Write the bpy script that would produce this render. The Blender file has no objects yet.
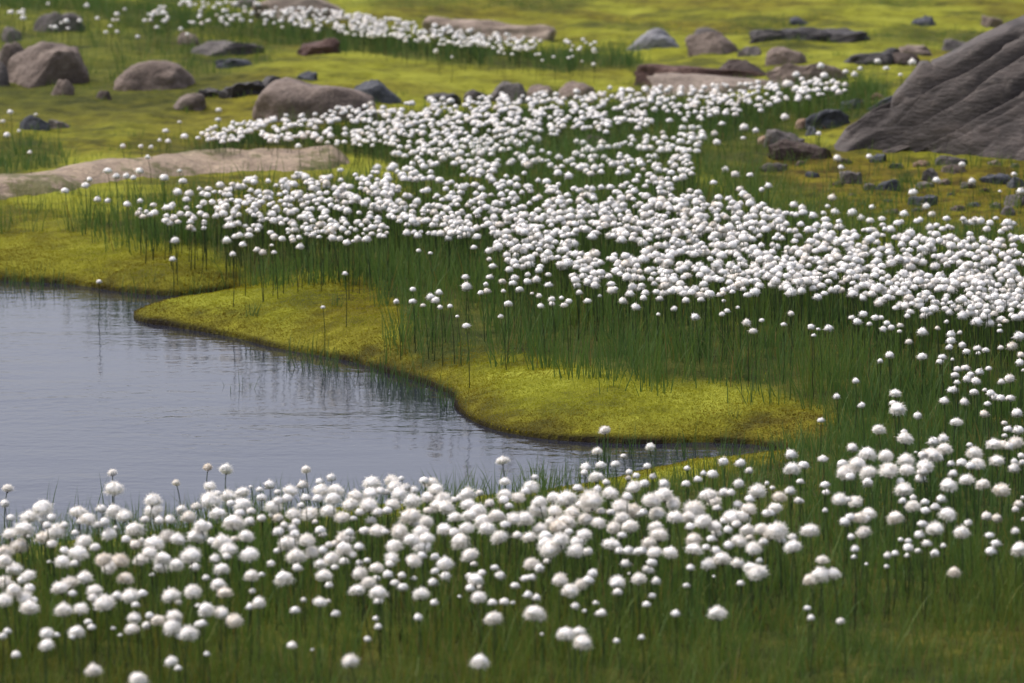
import bpy, math, random
import numpy as np
from mathutils import Vector, Matrix, noise as mnoise

rng = np.random.default_rng(11)
random.seed(11)
scene = bpy.context.scene
COL = scene.collection

# ------------------------------------------------------------------ camera model
W, H, F = 1024, 683, 4200.0
CAM_Z = 1.8
PITCH = math.atan(641.5 / F)
cp, sp = math.cos(PITCH), math.sin(PITCH)


def rays(px, py):
    a = (np.asarray(px, float) - W / 2) / F
    b = -(np.asarray(py, float) - H / 2) / F
    return np.stack([a, cp + b * sp, -sp + b * cp], -1)


def project(x, y, z):
    dz = z - CAM_Z
    fw = y * cp - dz * sp
    up = y * sp + dz * cp
    fw = np.maximum(fw, 1e-3)
    return W / 2 + F * x / fw, H / 2 - F * up / fw, fw


# ------------------------------------------------------------------ noise
_perm = np.random.default_rng(5).permutation(4096)
_val = np.random.default_rng(6).random(4096) * 2 - 1


def vnoise(x, y, seed=0):
    x = np.asarray(x, float) + seed * 17.31
    y = np.asarray(y, float) - seed * 9.77
    xi = np.floor(x).astype(np.int64)
    yi = np.floor(y).astype(np.int64)
    fx = x - xi
    fy = y - yi
    fx = fx * fx * (3 - 2 * fx)
    fy = fy * fy * (3 - 2 * fy)

    def h(i, j):
        return _val[_perm[(_perm[i & 4095] + j) & 4095]]
    a = h(xi, yi) * (1 - fx) + h(xi + 1, yi) * fx
    b = h(xi, yi + 1) * (1 - fx) + h(xi + 1, yi + 1) * fx
    return a * (1 - fy) + b * fy


def fbm(x, y, seed=0, octv=4, gain=0.5):
    s, a, t = 0.0, 1.0, 0.0
    for k in range(octv):
        s = s + a * vnoise(x * 2 ** k, y * 2 ** k, seed + k)
        t += a
        a *= gain
    return s / t


def smooth(a, b, x):
    t = np.clip((x - a) / (b - a), 0, 1)
    return t * t * (3 - 2 * t)


def sdist(x, y, poly):
    """signed distance to a polygon, negative inside"""
    x = np.asarray(x, float)
    y = np.asarray(y, float)
    P = np.asarray(poly, float)
    Q = np.roll(P, -1, 0)
    best = np.full(x.shape, 1e18)
    ins = np.zeros(x.shape, bool)
    for (ax, ay), (bx, by) in zip(P, Q):
        ex, ey = bx - ax, by - ay
        L = ex * ex + ey * ey + 1e-12
        t = np.clip(((x - ax) * ex + (y - ay) * ey) / L, 0, 1)
        dx, dy = x - ax - t * ex, y - ay - t * ey
        best = np.minimum(best, dx * dx + dy * dy)
        if ay != by:
            c = (ay > y) != (by > y)
            xx = ax + (y - ay) * ex / (by - ay)
            ins ^= c & (x < xx)
    d = np.sqrt(best)
    return np.where(ins, -d, d)


def flat_at(px, py, z=0.0):
    r = rays(px, py)
    t = (z - CAM_Z) / r[..., 2]
    return r[..., 0] * t, r[..., 1] * t


# ------------------------------------------------------------------ the pond's outline
POND_PX = [(-420, 272), (-200, 276), (-60, 279), (0, 281), (60, 284), (112, 291), (140, 294), (175, 296), (207, 293), (236, 290), (214, 300),
           (172, 307), (140, 312), (131, 317), (142, 322), (180, 328), (232, 338), (288, 351), (338, 359), (382, 371),
           (428, 385), (452, 397), (456, 409), (472, 422), (508, 434), (566, 441), (640, 444), (712, 443), (762, 446), (788, 455),
           (776, 462), (728, 466), (680, 470), (640, 477), (600, 487), (540, 499), (470, 508), (400, 515), (300, 523),
           (200, 537), (120, 546), (60, 552), (0, 560), (-100, 570), (-300, 560), (-460, 470), (-520, 360)]
_px, _py = flat_at([p[0] for p in POND_PX], [p[1] for p in POND_PX], 0.0)
POND = np.stack([_px, _py], -1)


def subdiv_poly(P, n=3):
    """Catmull-Rom rounding of a closed outline"""
    out = []
    N = len(P)
    for i in range(N):
        p0, p1, p2, p3 = P[i - 1], P[i], P[(i + 1) % N], P[(i + 2) % N]
        for k in range(n):
            t = k / n
            out.append(0.5 * ((2 * p1) + (p2 - p0) * t + (2 * p0 - 5 * p1 + 4 * p2 - p3) * t * t + (3 * p1 - p0 - 3 * p2 + p3) * t ** 3))
    return np.array(out)


POND = subdiv_poly(POND, 3)
HILL = flat_at(1080, 150)


def ground(x, y, detail=True):
    x = np.asarray(x, float)
    y = np.asarray(y, float)
    s = np.full(x.shape, 9.0)
    near = (y > 5) & (y < 16) & (np.abs(x) < 6)
    if near.any():
        s[near] = sdist(x[near], y[near], POND)
    wob = 0.012 * fbm(x * 9, y * 9, 3, 2)
    s2 = s + wob
    out = 0.008 + 0.066 * (1 - np.exp(-np.maximum(s2, 0) / 0.13)) + 0.03 * smooth(0.1, 1.2, s2)
    ins = -0.012 - 0.3 * (1 - np.exp(np.minimum(s2, 0) / 0.35))
    z = np.where(s2 > 0, out, ins)
    land = smooth(0.0, 0.35, s2)
    z = z + land * (0.02 * fbm(x * 0.9, y * 0.9, 21, 3) + 0.012 * fbm(x * 4, y * 4, 31, 2))
    far = smooth(13.5, 19, y)
    z = z + far * (0.07 * (fbm(x * 0.7, y * 0.35, 41, 3) + 0.25) + 0.035 * np.abs(fbm(x * 2.6, y * 1.6, 45, 3)))
    r2 = ((x - HILL[0]) / 1.5) ** 2 + ((y - HILL[1]) / 2.2) ** 2
    z = z + 0.13 * np.exp(-r2)
    if detail:
        z = z + np.where(s2 > 0, smooth(0, 0.08, s2) * (0.007 * fbm(x * 14, y * 14, 51, 3) + 0.003 * fbm(x * 60, y * 60, 61, 2)), 0)
    return z


def at(px, py, dz=0.0):
    """pixel -> point on the ground (plus dz above it)"""
    px = np.asarray(px, float)
    py = np.asarray(py, float)
    r = rays(px, py)
    z = np.zeros(px.shape)
    for _ in range(7):
        t = (z + dz - CAM_Z) / r[..., 2]
        x, y = r[..., 0] * t, r[..., 1] * t
        z = 0.5 * z + 0.5 * ground(x, y, False)
    return x, y, z


# ------------------------------------------------------------------ object helpers
def np_mesh(name, V, tris=None, quads=None, smooth_=True):
    me = bpy.data.meshes.new(name)
    V = np.ascontiguousarray(V, dtype=np.float32)
    me.vertices.add(len(V))
    me.vertices.foreach_set('co', V.ravel())
    loops, starts, n = [], [], 0
    if quads is not None and len(quads):
        q = np.asarray(quads, np.int32)
        loops.append(q.ravel())
        starts.append(np.arange(len(q)) * 4)
        n = len(q) * 4
    if tris is not None and len(tris):
        t = np.asarray(tris, np.int32)
        loops.append(t.ravel())
        starts.append(n + np.arange(len(t)) * 3)
    L = np.concatenate(loops).astype(np.int32)
    S = np.concatenate(starts).astype(np.int32)
    me.loops.add(len(L))
    me.loops.foreach_set('vertex_index', L)
    me.polygons.add(len(S))
    me.polygons.foreach_set('loop_start', S)
    me.update(calc_edges=True)
    me.validate()
    me.polygons.foreach_set('use_smooth', np.full(len(me.polygons), smooth_, dtype=bool))
    return me


def attr(me, name, vals, typ='FLOAT'):
    a = me.attributes.new(name, typ, 'POINT')
    if typ == 'FLOAT':
        a.data.foreach_set('value', np.ascontiguousarray(vals, np.float32))
    else:
        a.data.foreach_set('color', np.ascontiguousarray(vals, np.float32).ravel())


def link(name, data, mat=None, parent=None):
    o = bpy.data.objects.new(name, data)
    COL.objects.link(o)
    if mat is not None and data is not None and not data.materials:
        data.materials.append(mat)
    if parent:
        o.parent = parent
    return o


def tag(o, label=None, cat=None, group=None, kind=None):
    if label:
        o['label'] = label
    if cat:
        o['category'] = cat
    if group:
        o['group'] = group
    if kind:
        o['kind'] = kind
    return o


# ------------------------------------------------------------------ materials
def new_mat(name):
    m = bpy.data.materials.new(name)
    m.use_nodes = True
    nt = m.node_tree
    nt.nodes.clear()
    out = nt.nodes.new('ShaderNodeOutputMaterial')
    return m, nt, out


class N:
    """tiny helper for node trees"""
    def __init__(self, nt):
        self.nt = nt

    def add(self, typ, **kw):
        n = self.nt.nodes.new(typ)
        for k, v in kw.items():
            if k.startswith('i_'):
                key = k[2:]
                key = int(key) if key.isdigit() else key.replace('_', ' ')
                self.put(n.inputs[key], v)
            else:
                setattr(n, k, v)
        return n

    def put(self, sock, v):
        if isinstance(v, bpy.types.NodeSocket):
            self.nt.links.new(v, sock)
        else:
            sock.default_value = v

    def noise(self, scale, detail=4, rough=0.55, vec=None, dist=0.0):
        n = self.add('ShaderNodeTexNoise')
        n.inputs['Scale'].default_value = scale
        n.inputs['Detail'].default_value = detail
        n.inputs['Roughness'].default_value = rough
        n.inputs['Distortion'].default_value = dist
        if vec is not None:
            self.nt.links.new(vec, n.inputs['Vector'])
        return n.outputs['Fac']

    def ramp(self, fac, stops):
        n = self.add('ShaderNodeValToRGB')
        self.put(n.inputs['Fac'], fac)
        cr = n.color_ramp
        while len(cr.elements) > 1:
            cr.elements.remove(cr.elements[-1])
        for i, (p, c) in enumerate(stops):
            e = cr.elements[0] if i == 0 else cr.elements.new(p)
            e.position = p
            e.color = (*c, 1) if len(c) == 3 else c
        return n.outputs['Color']

    def mix(self, fac, a, b, mode='MIX'):
        n = self.add('ShaderNodeMix', data_type='RGBA', blend_type=mode)
        self.put(n.inputs[0], fac)
        self.put(n.inputs[6], (*a, 1) if isinstance(a, tuple) and len(a) == 3 else a)
        self.put(n.inputs[7], (*b, 1) if isinstance(b, tuple) and len(b) == 3 else b)
        return n.outputs[2]

    def math(self, op, a, b=0.0, clamp=False):
        n = self.add('ShaderNodeMath', operation=op, use_clamp=clamp)
        self.put(n.inputs[0], a)
        self.put(n.inputs[1], b)
        return n.outputs[0]

    def attr(self, name):
        n = self.add('ShaderNodeAttribute', attribute_name=name)
        return n

    def bump(self, h, strength=0.5, dist=0.01):
        n = self.add('ShaderNodeBump')
        n.inputs['Strength'].default_value = strength
        n.inputs['Distance'].default_value = dist
        self.put(n.inputs['Height'], h)
        return n.outputs['Normal']


def leafy(name, col_fn, rough=0.55, trans=0.35, spec=0.25):
    m, nt, out = new_mat(name)
    k = N(nt)
    c = col_fn(k)
    b = k.add('ShaderNodeBsdfPrincipled')
    k.put(b.inputs['Base Color'], c)
    b.inputs['Roughness'].default_value = rough
    b.inputs['Specular IOR Level'].default_value = spec
    t = k.add('ShaderNodeBsdfTranslucent')
    k.put(t.inputs['Color'], c)
    mx = k.add('ShaderNodeMixShader')
    mx.inputs[0].default_value = trans
    nt.links.new(b.outputs[0], mx.inputs[1])
    nt.links.new(t.outputs[0], mx.inputs[2])
    nt.links.new(mx.outputs[0], out.inputs['Surface'])
    return m


M_grass = leafy('grass_blade', lambda k: k.ramp(k.attr('tint').outputs['Fac'], [
    (0.0, (0.046, 0.094, 0.026)), (0.3, (0.078, 0.143, 0.032)), (0.6, (0.104, 0.164, 0.028)), (0.82, (0.130, 0.158, 0.024)), (0.93, (0.16, 0.15, 0.022)), (1.0, (0.21, 0.15, 0.055))]), trans=0.35)
M_moss = leafy('moss_sprig', lambda k: k.ramp(k.attr('tint').outputs['Fac'], [
    (0.0, (0.12, 0.085, 0.008)), (0.3, (0.205, 0.17, 0.010)), (0.6, (0.27, 0.27, 0.015)), (1.0, (0.33, 0.35, 0.03))]), rough=0.8, trans=0.3, spec=0.1)
M_stem = leafy('cottongrass_stem', lambda k: k.ramp(k.noise(40), [(0.3, (0.030, 0.050, 0.018)), (0.7, (0.055, 0.085, 0.03))]), trans=0.1)
M_bract = leafy('dark_bract', lambda k: k.ramp(k.noise(200), [(0.3, (0.025, 0.016, 0.012)), (0.7, (0.08, 0.05, 0.03))]), trans=0.05)


def cotton_mat(name, random_of, trans=0.42):
    def col(k):
        r = random_of(k)
        base = k.ramp(r, [(0.0, (0.92, 0.90, 0.855)), (0.7, (0.90, 0.87, 0.81)), (0.9, (0.85, 0.81, 0.74)), (1.0, (0.80, 0.735, 0.63))])
        return base
    return leafy(name, col, rough=0.9, trans=trans, spec=0.03)


M_cotton = cotton_mat('cotton_fluff', lambda k: k.add('ShaderNodeObjectInfo').outputs['Random'])
M_core = cotton_mat('cotton_core', lambda k: k.add('ShaderNodeObjectInfo').outputs['Random'], 0.0)
M_cotton_mass = cotton_mat('cotton_fluff_mass', lambda k: k.attr('tint').outputs['Fac'])
M_core_mass = cotton_mat('cotton_core_mass', lambda k: k.attr('tint').outputs['Fac'], 0.0)

# ground
M_ground, nt, out = new_mat('mossy_ground')
k = N(nt)
geo = k.add('ShaderNodeNewGeometry').outputs['Position']
za = k.attr('zone').outputs['Color']
sep = k.add('ShaderNodeSeparateColor')
nt.links.new(za, sep.inputs[0])
big = k.noise(1.6, 5, 0.6, geo)
mid = k.noise(9, 5, 0.65, geo)
fine = k.noise(170, 3, 0.6, geo)
vf = k.noise(420, 2, 0.6, geo)
mossc = k.ramp(k.math('ADD', k.math('MULTIPLY', big, 0.62), k.math('MULTIPLY', mid, 0.38)), [
    (0.34, (0.045, 0.055, 0.013)), (0.43, (0.11, 0.115, 0.014)), (0.51, (0.215, 0.225, 0.018)), (0.62, (0.31, 0.33, 0.038))])
ochre = k.ramp(mid, [(0.35, (0.055, 0.040, 0.009)), (0.5, (0.13, 0.105, 0.011)), (0.66, (0.205, 0.18, 0.015))])
soil = k.ramp(k.math('ADD', k.math('MULTIPLY', mid, 0.7), k.math('MULTIPLY', fine, 0.3)), [(0.36, (0.022, 0.030, 0.008)), (0.5, (0.045, 0.060, 0.011)), (0.66, (0.095, 0.095, 0.016))])
c = k.mix(sep.outputs[1], mossc, ochre)
c = k.mix(sep.outputs[0], c, soil)
c = k.mix(sep.outputs[2], c, (0.016, 0.012, 0.007))
grain = k.ramp(k.math('ADD', k.math('MULTIPLY', fine, 0.5), k.math('MULTIPLY', vf, 0.5)), [(0.35, (0.62, 0.6, 0.55)), (0.5, (1, 1, 1)), (0.68, (1.3, 1.28, 1.2))])
c = k.mix(0.8, c, grain, 'MULTIPLY')
b = k.add('ShaderNodeBsdfPrincipled')
k.put(b.inputs['Base Color'], c)
b.inputs['Roughness'].default_value = 0.95
b.inputs['Specular IOR Level'].default_value = 0.1
hh = k.math('ADD', k.math('MULTIPLY', fine, 0.7), k.math('MULTIPLY', mid, 1.4))
k.put(b.inputs['Normal'], k.bump(hh, 0.9, 0.02))
nt.links.new(b.outputs[0], out.inputs['Surface'])

# water
M_water, nt, out = new_mat('pond_water')
k = N(nt)
geo = k.add('ShaderNodeNewGeometry').outputs['Position']
mp = k.add('ShaderNodeMapping')
nt.links.new(geo, mp.inputs['Vector'])
mp.inputs['Scale'].default_value = (1.0, 1.0, 1.0)
mp.inputs['Rotation'].default_value = (0, 0, 0.12)
mp2 = k.add('ShaderNodeMapping')
nt.links.new(geo, mp2.inputs['Vector'])
mp2.inputs['Scale'].default_value = (0.25, 1.0, 1.0)
w1 = k.noise(26, 3, 0.5, mp.outputs[0], 0.3)
w2 = k.noise(7, 3, 0.5, mp2.outputs[0], 0.2)
patch = k.ramp(k.noise(0.9, 2, 0.5, geo), [(0.38, (0.25,) * 3), (0.62, (1, 1, 1))])
h = k.math('MULTIPLY', k.math('ADD', k.math('MULTIPLY', w1, 0.35), k.math('MULTIPLY', w2, 0.8)), patch)
b = k.add('ShaderNodeBsdfPrincipled')
b.inputs['Base Color'].default_value = (0.016, 0.018, 0.028, 1)
b.inputs['Roughness'].default_value = 0.05
b.inputs['IOR'].default_value = 1.333
k.put(b.inputs['Normal'], k.bump(h, 1.0, 0.005))
nt.links.new(b.outputs[0], out.inputs['Surface'])


def rock_mat(name, dark, mid_, light, bump=0.7, scale=1.0, strata=False, gloss=0.75, mossy=False):
    m, nt, out = new_mat(name)
    k = N(nt)
    tc = k.add('ShaderNodeNewGeometry').outputs['Position']
    if strata:
        mp = k.add('ShaderNodeMapping')
        nt.links.new(tc, mp.inputs['Vector'])
        mp.inputs['Rotation'].default_value = (0, math.radians(-28), 0)
        mp.inputs['Scale'].default_value = (0.42, 0.8, 1.5)
        v = mp.outputs[0]
    else:
        v = tc
    a = k.noise(7 * scale, 6, 0.65, v)
    f = k.noise(60 * scale, 4, 0.6, v)
    g = k.noise(230, 2, 0.6, tc)
    s = k.math('ADD', k.math('MULTIPLY', a, 0.65), k.math('MULTIPLY', f, 0.35))
    c = k.ramp(s, [(0.34, dark), (0.5, mid_), (0.66, light)])
    li = k.ramp(k.noise(16, 4, 0.7, tc), [(0.58, (0, 0, 0)), (0.66, (1, 1, 1))])
    c = k.mix(k.math('MULTIPLY', li, 0.45), c, (light[0] * 1.25, light[1] * 1.3, light[2] * 1.25))
    rnd = k.add('ShaderNodeObjectInfo').outputs['Random']
    c = k.mix(1.0, c, k.ramp(rnd, [(0, (0.8, 0.8, 0.8)), (1, (1.15, 1.12, 1.1))]), 'MULTIPLY')
    if strata:
        cv = k.add('ShaderNodeCombineXYZ')
        nt.links.new(k.attr('bed').outputs['Fac'], cv.inputs[0])
        nt.links.new(k.math('MULTIPLY', k.attr('along').outputs['Fac'], 0.10), cv.inputs[1])
        seam = k.ramp(k.noise(26, 4, 0.6, cv.outputs[0]), [(0.36, (0.50, 0.48, 0.47)), (0.46, (0.95, 0.94, 0.93)), (0.60, (1.0, 1.0, 1.0)), (0.70, (1.30, 1.24, 1.18))])
        c = k.mix(0.9, c, seam, 'MULTIPLY')
    if mossy:
        mm = k.ramp(k.math('ADD', k.math('MULTIPLY', k.noise(3.2, 5, 0.65, tc), 0.7), k.math('MULTIPLY', k.noise(24, 3, 0.6, tc), 0.3)), [(0.50, (0, 0, 0)), (0.57, (1, 1, 1))])
        c = k.mix(k.math('MULTIPLY', mm, 0.85), c, (0.085, 0.085, 0.016))
    c = k.mix(0.5, c, k.ramp(g, [(0.35, (0.65, 0.65, 0.65)), (0.65, (1.3, 1.3, 1.3))]), 'MULTIPLY')
    b = k.add('ShaderNodeBsdfPrincipled')
    k.put(b.inputs['Base Color'], c)
    b.inputs['Roughness'].default_value = gloss
    b.inputs['Specular IOR Level'].default_value = 0.3
    hh = k.math('ADD', k.math('MULTIPLY', a, 1.2), k.math('MULTIPLY', f, 0.5))
    k.put(b.inputs['Normal'], k.bump(hh, bump, 0.03))
    nt.links.new(b.outputs[0], out.inputs['Surface'])
    return m


R = {
    'pink': rock_mat('pinkish_rock', (0.075, 0.058, 0.047), (0.15, 0.117, 0.094), (0.23, 0.185, 0.15)),
    'pale': rock_mat('pale_slab_rock', (0.14, 0.11, 0.085), (0.25, 0.20, 0.155), (0.36, 0.30, 0.24)),
    'bedrock': rock_mat('bedrock_with_moss', (0.135, 0.10, 0.070), (0.245, 0.19, 0.130), (0.35, 0.28, 0.20), mossy=True),
    'grey': rock_mat('grey_rock', (0.055, 0.049, 0.047), (0.11, 0.098, 0.090), (0.18, 0.163, 0.15)),
    'lightgrey': rock_mat('light_grey_rock', (0.14, 0.14, 0.15), (0.235, 0.235, 0.245), (0.34, 0.34, 0.35)),
    'slate': rock_mat('slate_rock', (0.028, 0.031, 0.038), (0.055, 0.060, 0.072), (0.10, 0.108, 0.12)),
    'dark': rock_mat('dark_wet_rock', (0.012, 0.011, 0.011), (0.028, 0.025, 0.024), (0.06, 0.052, 0.048), gloss=0.5),
    'red': rock_mat('reddish_rock', (0.035, 0.019, 0.014), (0.085, 0.045, 0.034), (0.16, 0.10, 0.08)),
    'brown': rock_mat('brown_rock', (0.028, 0.018, 0.014), (0.06, 0.042, 0.034), (0.11, 0.085, 0.07)),
    'tan': rock_mat('tan_rock', (0.13, 0.08, 0.05), (0.22, 0.15, 0.10), (0.32, 0.24, 0.17)),
}
M_outcrop = rock_mat('layered_outcrop_rock', (0.040, 0.034, 0.031), (0.080, 0.069, 0.062), (0.135, 0.112, 0.098), bump=0.55, strata=True)

# ------------------------------------------------------------------ zones (pixel outlines of what grows where)
Z_FG = [(-400, 575), (0, 558), (60, 550), (120, 544), (200, 534), (300, 520), (400, 513), (470, 505), (540, 496), (590, 488), (630, 482), (700, 478), (780, 466), (800, 445), (832, 425), (850, 400), (900, 390), (1400, 370), (1400, 1500), (-400, 1500)]
Z_MID = [(-300, 236), (-40, 232), (60, 236), (130, 250), (200, 262), (240, 284), (290, 292), (345, 286), (380, 300), (392, 335), (398, 362), (428, 382), (450, 372), (470, 360), (540, 372), (620, 388), (680, 394), (760, 402), (830, 425), (850, 440), (1400, 420), (1400, 262), (1024, 248), (900, 238), (800, 226), (740, 196), (705, 170), (690, 146), (640, 150), (450, 174), (360, 190), (180, 204), (100, 209), (40, 218), (-300, 222)]
Z_FAR = [(150, 156), (190, 150), (300, 147), (380, 160), (430, 180), (640, 162), (720, 142), (800, 124), (872, 118), (884, 88), (800, 92), (700, 100), (560, 107), (450, 114), (330, 124), (200, 142)]
Z_TOP = [(-80, 10), (90, 12), (140, 34), (290, 42), (330, 52), (440, 60), (540, 68), (640, 64), (612, 50), (540, 52), (440, 42), (330, 27), (250, 14), (100, 2), (-80, -10)]
Z_LEFT = [(-200, 142), (30, 138), (62, 150), (60, 168), (0, 178), (-200, 182)]
Z_SLOPE = [(690, 152), (760, 116), (850, 114), (790, 140), (765, 172), (820, 190), (900, 222), (1400, 240), (1400, 258), (900, 240), (800, 228), (740, 198), (706, 172)]
Z_OCHRE = [(770, 150), (840, 150), (900, 160), (1400, 170), (1400, 236), (900, 222), (800, 195), (740, 175)]
Z_OLIVE = [(-300, 20), (180, 18), (260, 60), (190, 120), (-300, 120)]


def zmask(px, py, poly, soft=9.0, ns=0, inset=0.0):
    j = 15 * fbm(px * 0.022, py * 0.06, ns + 70, 4)
    lo = max(abs(soft), 1)
    return 1 - smooth(-lo, lo, sdist(px + j, py + 0.45 * j, poly) + inset)


# ------------------------------------------------------------------ ground sheet
rows_px = np.concatenate([np.arange(-70, 760, 0.9)])
ys = np.concatenate([[3000, 1200, 500, 240, 130, 80, 58, 46, 40, 36, 33.5], flat_at(np.full(rows_px.shape, 512.0), rows_px)[1], [6.2, 5.6, 4.8, 3.5, 2, 0.5, -2, -8, -40, -300]])
ys = ys[np.argsort(-ys)]
us = np.concatenate([[-60, -20, -6, -2.5, -1.2, -0.7, -0.45, -0.34, -0.28, -0.24, -0.21, -0.19], np.linspace(-0.175, 0.175, 900), [0.19, 0.21, 0.24, 0.28, 0.34, 0.45, 0.7, 1.2, 2.5, 6, 20, 60]])
YY, UU = np.meshgrid(ys, us, indexing='ij')
XX = UU * np.maximum(YY, 4.0)
gx, gy = XX.ravel(), YY.ravel()
gz = ground(gx, gy)
nr, nc = XX.shape
idx = np.arange(nr * nc).reshape(nr, nc)
quads = np.stack([idx[1:, :-1], idx[1:, 1:], idx[:-1, 1:], idx[:-1, :-1]], -1).reshape(-1, 4)
me = np_mesh('ground', np.stack([gx, gy, gz], -1), quads=quads)
gpx, gpy, _ = project(gx, gy, gz)
inview = (gpx > -500) & (gpx < 1500) & (gpy > -80) & (gpy < 1600) & (gy > 2)
zone = np.zeros((len(gx), 4), np.float32)
zone[:, 3] = 1
a_, b_ = gpx[inview], gpy[inview]
soilm = np.maximum.reduce([0.93 * zmask(a_, b_, Z_FG, 8, 1), 0.95 * zmask(a_, b_, Z_MID, 9, 2, 13), 0.95 * zmask(a_, b_, Z_FAR, 4, 3), 0.85 * zmask(a_, b_, Z_TOP, 3, 4), 0.7 * zmask(a_, b_, Z_LEFT, 4, 5), 0.75 * zmask(a_, b_, Z_SLOPE, 5, 6), 0.72 * zmask(a_, b_, Z_OLIVE, 22, 7), 0.55 * smooth(0.10, 0.42, fbm(gx[inview] * 1.5, gy[inview] * 0.8, 93, 4)) * smooth(15, 17, gy[inview])])
fgmoss = smooth(0.08, 0.4, fbm(gx[inview] * 3.2, gy[inview] * 1.6, 91, 3)) * smooth(560, 640, b_)
soilm *= 1 - 0.28 * fgmoss
sd = np.full(len(gx), 9.0)
nearp = inview & (gy < 16) & (gy > 5)
sd[nearp] = sdist(gx[nearp], gy[nearp], POND)
ochm = np.maximum.reduce([1.0 * zmask(a_, b_, Z_OCHRE, 12, 8), 0.38 * zmask(a_, b_, [(-300, 214), (130, 212), (215, 285), (-300, 285)], 16, 9), 0.65 * smooth(0.1, 0.5, fbm(gx[inview] * 1.3, gy[inview] * 0.7, 95, 3)), 0.55 * (1 - smooth(0.02, 0.14, sd[inview])),
                          0.85 * smooth(560, 660, b_) * smooth(-0.3, 0.3, fbm(gx[inview] * 2.5, gy[inview] * 1.5, 97, 3)), 0.85 * smooth(660, 790, a_) * smooth(380, 440, b_)])
zone[inview, 0] = soilm
zone[inview, 1] = np.clip(ochm, 0, 1)
zone[:, 2] = 1 - smooth(-0.002, 0.030, sd + 0.006 * fbm(gx * 12, gy * 12, 99, 2))
attr(me, 'zone', zone, 'FLOAT_COLOR')
tag(link('ground', me, M_ground), kind='structure')

# pond water: a fan of the pond outline grown slightly under the bank
cen = POND.mean(0)
wx0, wx1, wy0, wy1 = POND[:, 0].min() - .1, POND[:, 0].max() + .12, POND[:, 1].min() - .1, POND[:, 1].max() + .1
nx_, ny_ = 240, 240
WX, WY = np.meshgrid(np.linspace(wx0, wx1, nx_), np.linspace(wy0, wy1, ny_), indexing='ij')
sw = sdist(WX, WY, POND)
keep = sw < 0.10
wid = np.arange(nx_ * ny_).reshape(nx_, ny_)
kq = keep[:-1, :-1] & keep[1:, :-1] & keep[1:, 1:] & keep[:-1, 1:]
wq = np.stack([wid[:-1, :-1], wid[1:, :-1], wid[1:, 1:], wid[:-1, 1:]], -1)[kq]
used = np.unique(wq)
remap = np.zeros(nx_ * ny_, int)
remap[used] = np.arange(len(used))
me = np_mesh('water', np.stack([WX.ravel(), WY.ravel(), np.zeros(nx_ * ny_)], -1)[used], quads=remap[wq])
tag(link('water', me, M_water), kind='structure')


# ------------------------------------------------------------------ grass
def blades(x, y, z, h, w, lean, az, bend, tint, nseg=3):
    """thin tapering blades as one vertex/face array"""
    n = len(x)
    levels = nseg + 1
    V = np.zeros((n, levels * 2 - 1, 3), np.float32)
    face = rng.random(n) * np.pi
    fx, fy = np.cos(face), np.sin(face)
    for i in range(levels):
        t = i / nseg
        ang = lean + bend * t
        if i == 0:
            cx, cy, cz = np.zeros(n), np.zeros(n), np.zeros(n)
        else:
            am = lean + bend * (t - 0.5 / nseg)
            cx = cx + np.sin(am) * np.cos(az) * h / nseg
            cy = cy + np.sin(am) * np.sin(az) * h / nseg
            cz = cz + np.cos(am) * h / nseg
        ww = w * (1 - t) ** 0.6 * 0.5
        if i < nseg:
            V[:, 2 * i] = np.stack([x + cx - fx * ww, y + cy - fy * ww, z + cz], -1)
            V[:, 2 * i + 1] = np.stack([x + cx + fx * ww, y + cy + fy * ww, z + cz], -1)
        else:
            V[:, 2 * i] = np.stack([x + cx, y + cy, z + cz], -1)
    nv = levels * 2 - 1
    base = (np.arange(n) * nv)[:, None]
    Q = np.concatenate([base + np.array([[2 * i, 2 * i + 1, 2 * i + 3, 2 * i + 2]]) for i in range(nseg - 1)], 0)
    T = base + np.array([[2 * nseg - 2, 2 * nseg - 1, 2 * nseg]])
    return V.reshape(-1, 3), Q, T, np.repeat(tint, nv)


def scatter(n, y0, y1, wide=0.205):
    y = np.sqrt(rng.random(n) * (y1 * y1 - y0 * y0) + y0 * y0)
    x = (rng.random(n) * 2 - 1) * wide * y
    return x, y


GV, GQ, GT, GC = [], [], [], []
goff = 0


def add_blades(*a, **kw):
    global goff
    V, Q, T, C = blades(*a, **kw)
    GV.append(V)
    GQ.append(Q + goff)
    GT.append(T + goff)
    GC.append(C)
    goff += len(V)


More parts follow.
